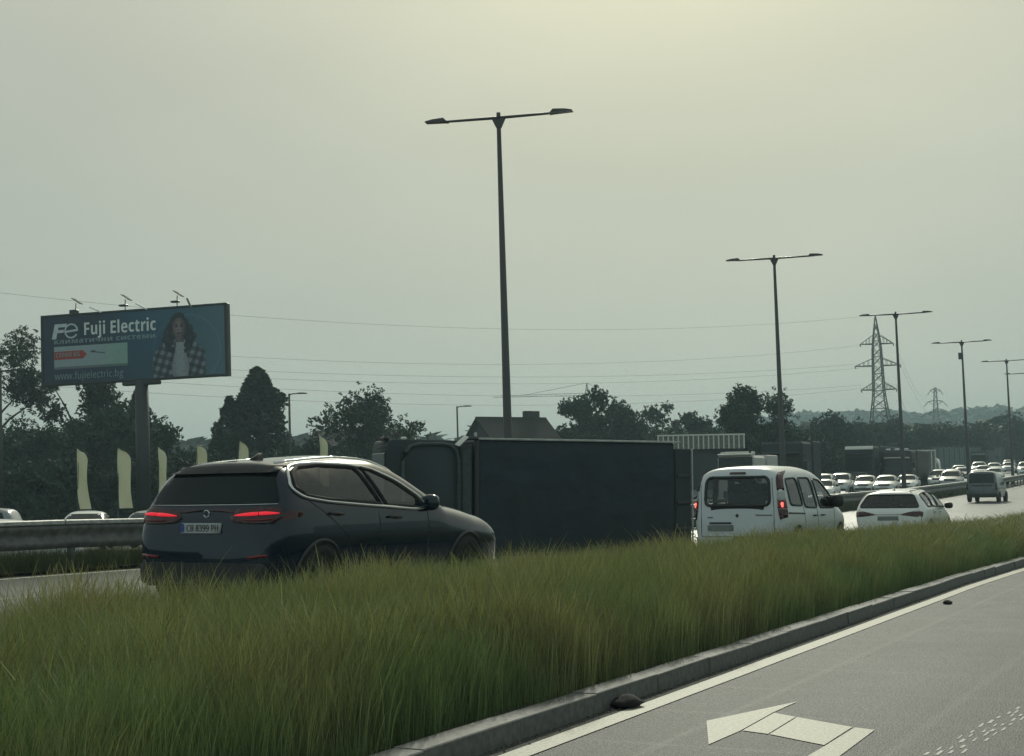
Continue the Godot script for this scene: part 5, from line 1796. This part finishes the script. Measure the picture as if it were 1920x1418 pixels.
# ---------------------------------------------------------------- billboard
func poster_image() -> ImageTexture:
	var w := 900
	var h := 312
	var im := Image.create(w, h, false, Image.FORMAT_RGB8)
	var navy := Color(0.15, 0.21, 0.29)
	var teal := Color(0.17, 0.36, 0.43)
	var nz := FastNoiseLite.new()
	nz.seed = 9
	nz.frequency = 0.03
	nz.fractal_octaves = 3
	for y in h:
		for x in w:
			var u := float(x) / w
			var v := float(y) / h
			var c := navy.lerp(teal, smoothstep(0.25, 0.58, u) * (1.0 - 0.4 * v)).lerp(Color(0.36, 0.47, 0.5), smoothstep(0.62, 1.0, u) * 0.85)
			var n := nz.get_noise_2d(x, y)
			# model: long wavy dark hair, face, plaid overshirt over a pale top
			var p := Vector2((u - 0.752) * 2.885, v)
			var hair := Vector2(p.x / (0.17 + 0.11 * smoothstep(0.12, 0.5, v) + 0.05 * n), (v - 0.37) / 0.31).length()
			var body := absf(p.x) < 0.27 + 0.14 * smoothstep(0.5, 0.68, v) - 0.25 * smoothstep(0.52, 0.42, v) + 0.02 * n and v > 0.46
			if body:
				var k := Vector2(p.x * 0.94 + v * 0.34, v - p.x * 0.3)
				var a := fposmod(k.x * 9.0, 1.0)
				var b := fposmod(k.y * 8.0, 1.0)
				c = Color(0.56, 0.6, 0.62)
				if a < 0.5:
					c = c.darkened(0.42)
				if b < 0.5:
					c = c.darkened(0.42)
				c = c.lerp(Color(0.18, 0.22, 0.3), 0.22)
				if absf(p.x - 0.02) < 0.1 + 0.03 * sin(v * 9.0):
					c = Color(0.6, 0.63, 0.63).darkened(0.12 * absf(n) + 0.1 * smoothstep(0.02, 0.11, absf(p.x - 0.02)))
			if hair < 1.0 and (v < 0.45 or absf(p.x) > 0.085 + 0.05 * n):
				c = Color(0.13, 0.15, 0.19).lightened(0.07 * maxf(0.0, n * 3.0))
			var neck := absf(p.x - 0.01) < 0.065 and v > 0.34 and v < 0.5
			var face := Vector2((p.x - 0.005) / 0.1, (v - 0.285) / 0.15).length()
			if face < 1.0 or neck:
				c = Color(0.52, 0.46, 0.46).darkened(0.25 * smoothstep(0.3, 1.0, face) + (0.15 if p.x > 0.04 else 0.0))
				if absf(v - 0.265) < 0.012 and absf(absf(p.x - 0.005) - 0.04) < 0.022:
					c = Color(0.14, 0.14, 0.17)
				if absf(v - 0.235) < 0.007 and absf(absf(p.x - 0.005) - 0.042) < 0.026:
					c = Color(0.2, 0.18, 0.2)
				if absf(v - 0.365) < 0.011 and absf(p.x - 0.005) < 0.034:
					c = Color(0.34, 0.2, 0.24)
				if absf(v - 0.32) < 0.006 and absf(p.x - 0.005) < 0.018:
					c = Color(0.29, 0.26, 0.28)
			# thin ring behind the model
			var rr := Vector2(p.x - 0.12, v - 0.62).length()
			if absf(rr - 0.52) < 0.006 and not body and hair >= 1.0 and u > 0.6:
				c = c.lightened(0.12)
			# pale product panel with a red arrow tag
			if u > 0.055 and u < 0.475 and v > 0.45 and v < 0.79:
				var q := Vector2(absf(u - 0.265) - 0.195, absf(v - 0.62) - 0.155).max(Vector2.ZERO)
				if Vector2(q.x * 2.885, q.y).length() < 0.03:
					c = Color(0.62, 0.68, 0.68).darkened(0.12 * (v - 0.45)).lerp(Color(0.55, 0.68, 0.62), smoothstep(0.25, 0.45, u))
					if v > 0.755:
						c = c.darkened(0.3)
				var tip := 0.245 - absf(v - 0.585) * 0.35
				if u > 0.06 and u < tip and absf(v - 0.585) < 0.06:
					c = Color(0.66, 0.22, 0.2)
				if absf(v - 0.57 - 0.04 * sin(u * 40.0) * 0.3) < 0.008 and u > 0.265 and u < 0.345:
					c = c.darkened(0.45)
				if absf(v - 0.548) < 0.013 and absf(u - 0.28) < 0.012:
					c = c.darkened(0.4)
			# the two-letter mark: slanted F joined to a ring-shaped e
			var su := u + (v - 0.2) * 0.075
			var mark := false
			if su > 0.058 and su < 0.083 and v > 0.11 and v < 0.335:
				mark = true
			if su > 0.083 and su < 0.128 and v > 0.11 and v < 0.162:
				mark = true
			if su > 0.083 and su < 0.118 and v > 0.2 and v < 0.245:
				mark = true
			var e := Vector2((u - 0.158) * 2.885, v - 0.225)
			var er := e.length()
			var ea := atan2(e.y, e.x)
			if absf(er - 0.1) < 0.012 and not (ea > 0.02 and ea < 0.55):
				mark = true
			if absf(e.y + e.x * 0.1) < 0.016 and absf(e.x) < 0.1 and e.x > -0.09:
				mark = true
			if mark:
				c = Color(0.8, 0.84, 0.83)
			c = c.darkened(0.04 * n + 0.02)
			im.set_pixel(x, y, c)
	im.generate_mipmaps()
	return ImageTexture.create_from_image(im)


func billboard() -> void:
	var o := thing("billboard", "large advertising billboard on a dark pillar, showing a woman in a plaid jacket", "billboard", V(-55.4, H(-55.4, 65.4), 65.4), 12.0)
	var w := 11.5
	var h := 4.05
	var base := 7.92
	var cx := -0.15
	obj("pillar", tube_mesh([Vector3(0.25, 0, -0.2), Vector3(0.25, base + 0.02, -0.2)], [0.42, 0.36], 16), M.dark_steel, o)
	obj("panel", box_mesh(Vector3(cx, base + h / 2.0, -0.22), Vector3(w, h, 0.4), 0.03), M.dark_steel, o)
	var pm := StandardMaterial3D.new()
	pm.albedo_texture = poster_image()
	pm.albedo_color = Color(0.97, 0.97, 1.0)
	pm.roughness = 0.55
	var qm := QuadMesh.new()
	qm.size = Vector2(w - 0.3, h - 0.24)
	var poster := obj("poster", qm, pm, o)
	poster.position = Vector3(cx, base + h / 2.0, 0.012)
	for y in [base + 0.06, base + h - 0.06]:
		obj("frame_bar", box_mesh(Vector3(cx, y, 0.0), Vector3(w, 0.12, 0.1), 0.02), M.dark_steel, o)
	for x in [-w / 2.0 + 0.07, w / 2.0 - 0.09]:
		obj("frame_bar", box_mesh(Vector3(cx + x, base + h / 2.0, 0.0), Vector3(0.15, h - 0.25, 0.09), 0.02), M.dark_steel, o)
	var left := cx - w / 2.0
	letters(o, "Fuji Electric", 0.72, Vector3(left + 4.95, base + 3.12, 0.02), M.lettering, true, 4.45)
	letters(o, "климатични системи", 0.3, Vector3(left + 4.0, base + 2.5, 0.02), M.lettering_dim, true, 6.3)
	letters(o, "www.fujielectric.bg", 0.4, Vector3(left + 3.0, base + 0.52, 0.02), M.lettering_dim, false, 4.3)
	letters(o, "СЕРИЯ KG", 0.26, Vector3(left + 1.7, base + 1.72, 0.02), M.lettering_dim, true, 1.5)
	obj("brace", box_mesh(Vector3(0.25, base - 0.1, -0.2), Vector3(2.2, 0.25, 0.5), 0.05), M.dark_steel, o)
	# floodlights on stalks above the top edge
	var ty := base + h
	for k in 3:
		var x: float = left + [2.1, 5.2, 8.4][k]
		var f := begin()
		bar(f, Vector3(x, ty - 0.05, -0.2), Vector3(x + 0.02, ty + 0.62, -0.2), 0.03)
		obj("stalk", done(f), M.dark_steel, o)
		obj("solar_panel", box_mesh(Vector3(x + 0.1, ty + 0.72, -0.2), Vector3(0.62, 0.04, 0.4), 0.01, Basis(Vector3(0, 0, 1), -0.6)), M.rubber, o)
		obj("battery_box", box_mesh(Vector3(x - 0.1, ty + 0.28 - (0.2 if k == 0 else 0.0), -0.2), Vector3(0.46, 0.1 if k > 0 else 0.3, 0.3), 0.02), M.trim, o)
		obj("lamp_tube", box_mesh(Vector3(x + [1.5, 1.25, 0.95][k], ty + 0.1, 0.25), Vector3(0.78 if k < 2 else 0.6, 0.09, 0.14), 0.03, Basis(Vector3(0, 0, 1), [-0.45, -0.5, -1.15][k])), M.lamp_tube if k < 2 else M.pylon, o)
	lean(o, 1.3)


func feather_flags() -> void:
	var data := [[-43.4, 47.8, 3.95, 0.45, 1.0, "leftmost feather flag, curved like a banana"], [-41.8, 48.5, 3.95, 0.55, 0.55, "second feather flag from the left, with a square foot"], [-43.0, 52.4, 4.0, 0.36, 0.1, "third feather flag, narrow, just right of the billboard's pillar"], [-45.2, 58.0, 4.2, 0.55, 0.6, "fourth feather flag, above the dark car's roof"], [-47.0, 63.8, 4.4, 0.5, 0.7, "fifth feather flag, behind the dark car's roof fin"], [-49.9, 75.7, 4.8, 0.5, 0.25, "rightmost feather flag, left of the overturned truck"]]
	for d in data:
		var h: float = d[2]
		var w: float = d[3]
		var o := thing("feather_flag", "pale yellow " + d[5], "flag", V(d[0], H(d[0], d[1]), d[1]), CAM_YAW - 6.0, "pale yellow feather flags beyond the road")
		var curve := func(y: float) -> float: return 0.42 * d[4] * pow(1.0 - y / h, 1.6) - 0.12 * d[4]
		var pole := []
		for i in 9:
			var y := h * i / 8.0
			pole.append(Vector3(-w * 0.45 - curve.call(y) * 0.3, y, 0))
		pole.append(Vector3(-w * 0.2, h + 0.06, 0))
		obj("pole", tube_mesh(pole, [0.03, 0.03, 0.025, 0.02, 0.015], 6), M.pole, o)
		var st := begin(true)
		var n := 22
		var pt := func(i: int, j: int, z: float) -> Vector3:
			var k := float(i) / n
			var y: float = lerpf(h * 0.36, h, k)
			var width: float = w * (1.0 if k < 0.8 else sqrt(maxf(0.02, 1.0 - pow((k - 0.8) / 0.2, 2.0))))
			var x: float = -w * 0.45 + width * j / 4.0 + curve.call(y) * (1.0 - k) * 1.3
			return Vector3(x, y - 0.1 * (j / 4.0) * k, z + 0.05 * sin(k * 7.0 + j * 0.9 + d[0]))
		for i in n:
			for j in 4:
				quad(st, pt.call(i, j, 0.004), pt.call(i + 1, j, 0.004), pt.call(i + 1, j + 1, 0.004), pt.call(i, j + 1, 0.004), Vector3(0, 0, 1))
				quad(st, pt.call(i, j, -0.004), pt.call(i + 1, j, -0.004), pt.call(i + 1, j + 1, -0.004), pt.call(i, j + 1, -0.004), Vector3(0, 0, -1))
		obj("banner", done(st), M.flag, o)
		obj("foot", box_mesh(Vector3(-w * 0.45, 0.05, 0), Vector3(0.4, 0.1, 0.4), 0.02), M.dark_steel, o)
		lean(o, 0.9)


func houses() -> void:
	# gabled house: gable wall towards the left, roof slope towards us
	var o := thing("gabled_house", "dark gabled house with two chimneys behind the overturned truck", "house", V(-57.3, 0.5, 116.2), 52.0)
	var hw := 3.9
	var wl := 3.0
	var ridge := 7.25
	var eave := 4.6
	obj("wall", prism_mesh(poly([[-hw, 0], [hw, 0], [hw, eave], [0, ridge - 0.15], [-hw, eave]]), -wl, wl, Transform3D(Basis(Vector3.UP, -PI / 2.0), Vector3.ZERO)), M.wall, o)
	for sg in [-1.0, 1.0]:
		var a := atan2(ridge - eave, hw)
		var rf := obj("roof", box_mesh(Vector3(0, (ridge + eave) / 2.0 - 0.05, sg * hw * 0.52), Vector3(wl * 2.0 + 0.8, 0.16, hw * 1.32), 0.03, Basis(Vector3.RIGHT, sg * a)), M.roof, o)
		if sg > 0:
			for c in [[1.6, 0.8], [2.4, 0.5]]:
				obj("chimney", box_mesh(Vector3(c[0], ridge + 0.1, 0.0), Vector3(c[1], 1.1, 0.5), 0.03), M.wall, rf)
	obj("vent_pipe", box_mesh(Vector3(-2.6, 6.3, -1.4), Vector3(0.3, 1.5, 0.3), 0.03), M.wall, o)
	for z in [-1.2, 1.0]:
		var wn := obj("window", box_mesh(Vector3(-wl - 0.03, 4.6, z), Vector3(0.08, 1.3, 0.7), 0.02), M.off_white, o)
		obj("pane", box_mesh(Vector3(-wl - 0.08, 4.6, z), Vector3(0.03, 1.1, 0.5)), M.head_off, wn)
	obj("roof_light", box_mesh(Vector3(-2.3, 6.35, 1.2), Vector3(1.0, 0.06, 0.5), 0.01, Basis(Vector3.RIGHT, 0.64)), M.off_white, o)
	var b := thing("low_house", "low dark house roof with one chimney between the two lamps", "house", V(-70.5, 0.9, 112.0), 30.0)
	obj("wall", box_mesh(Vector3(0, 2.3, 0), Vector3(7, 4.6, 6), 0.03), M.wall, b)
	obj("roof", prism_mesh(poly([[-3.6, 0], [3.6, 0], [0, 1.5]]), -3.8, 3.8, Transform3D(Basis(Vector3.UP, PI / 2.0), Vector3(0, 4.6, 0))), M.roof, b)
	obj("chimney", box_mesh(Vector3(1.2, 6.0, 0), Vector3(0.7, 1.5, 0.6), 0.03), M.wall, b)
	# long teal noise barrier along the far right
	var f := thing("noise_barrier", "long pale teal barrier wall along the road at the far right", "wall", Vector3.ZERO)
	var s := 196.0
	while s < 330.0:
		var t := -36.5
		obj("barrier_panel", box_mesh(V(t, H(t, s + 2.0) + 1.7, s + 2.0), Vector3(0.12, 3.6, 3.9), 0.02), M.teal_wall, f)
		obj("post", box_mesh(V(t + 0.05, H(t, s) + 1.8, s), Vector3(0.22, 3.9, 0.2), 0.02), M.galv_face, f)
		s += 4.0


func _ready() -> void:
	make_materials()
	camera_and_light()
	ground_and_roads()
	far_hills()
	trees()
	houses()
	guard_rail()
	overturned_truck()
	suv()
	white_van()
	white_wagon()
	grey_van()
	traffic()
	big_vehicles()
	billboard()
	feather_flags()
	lamp_posts()
	pylon()
	crane()
	grass()
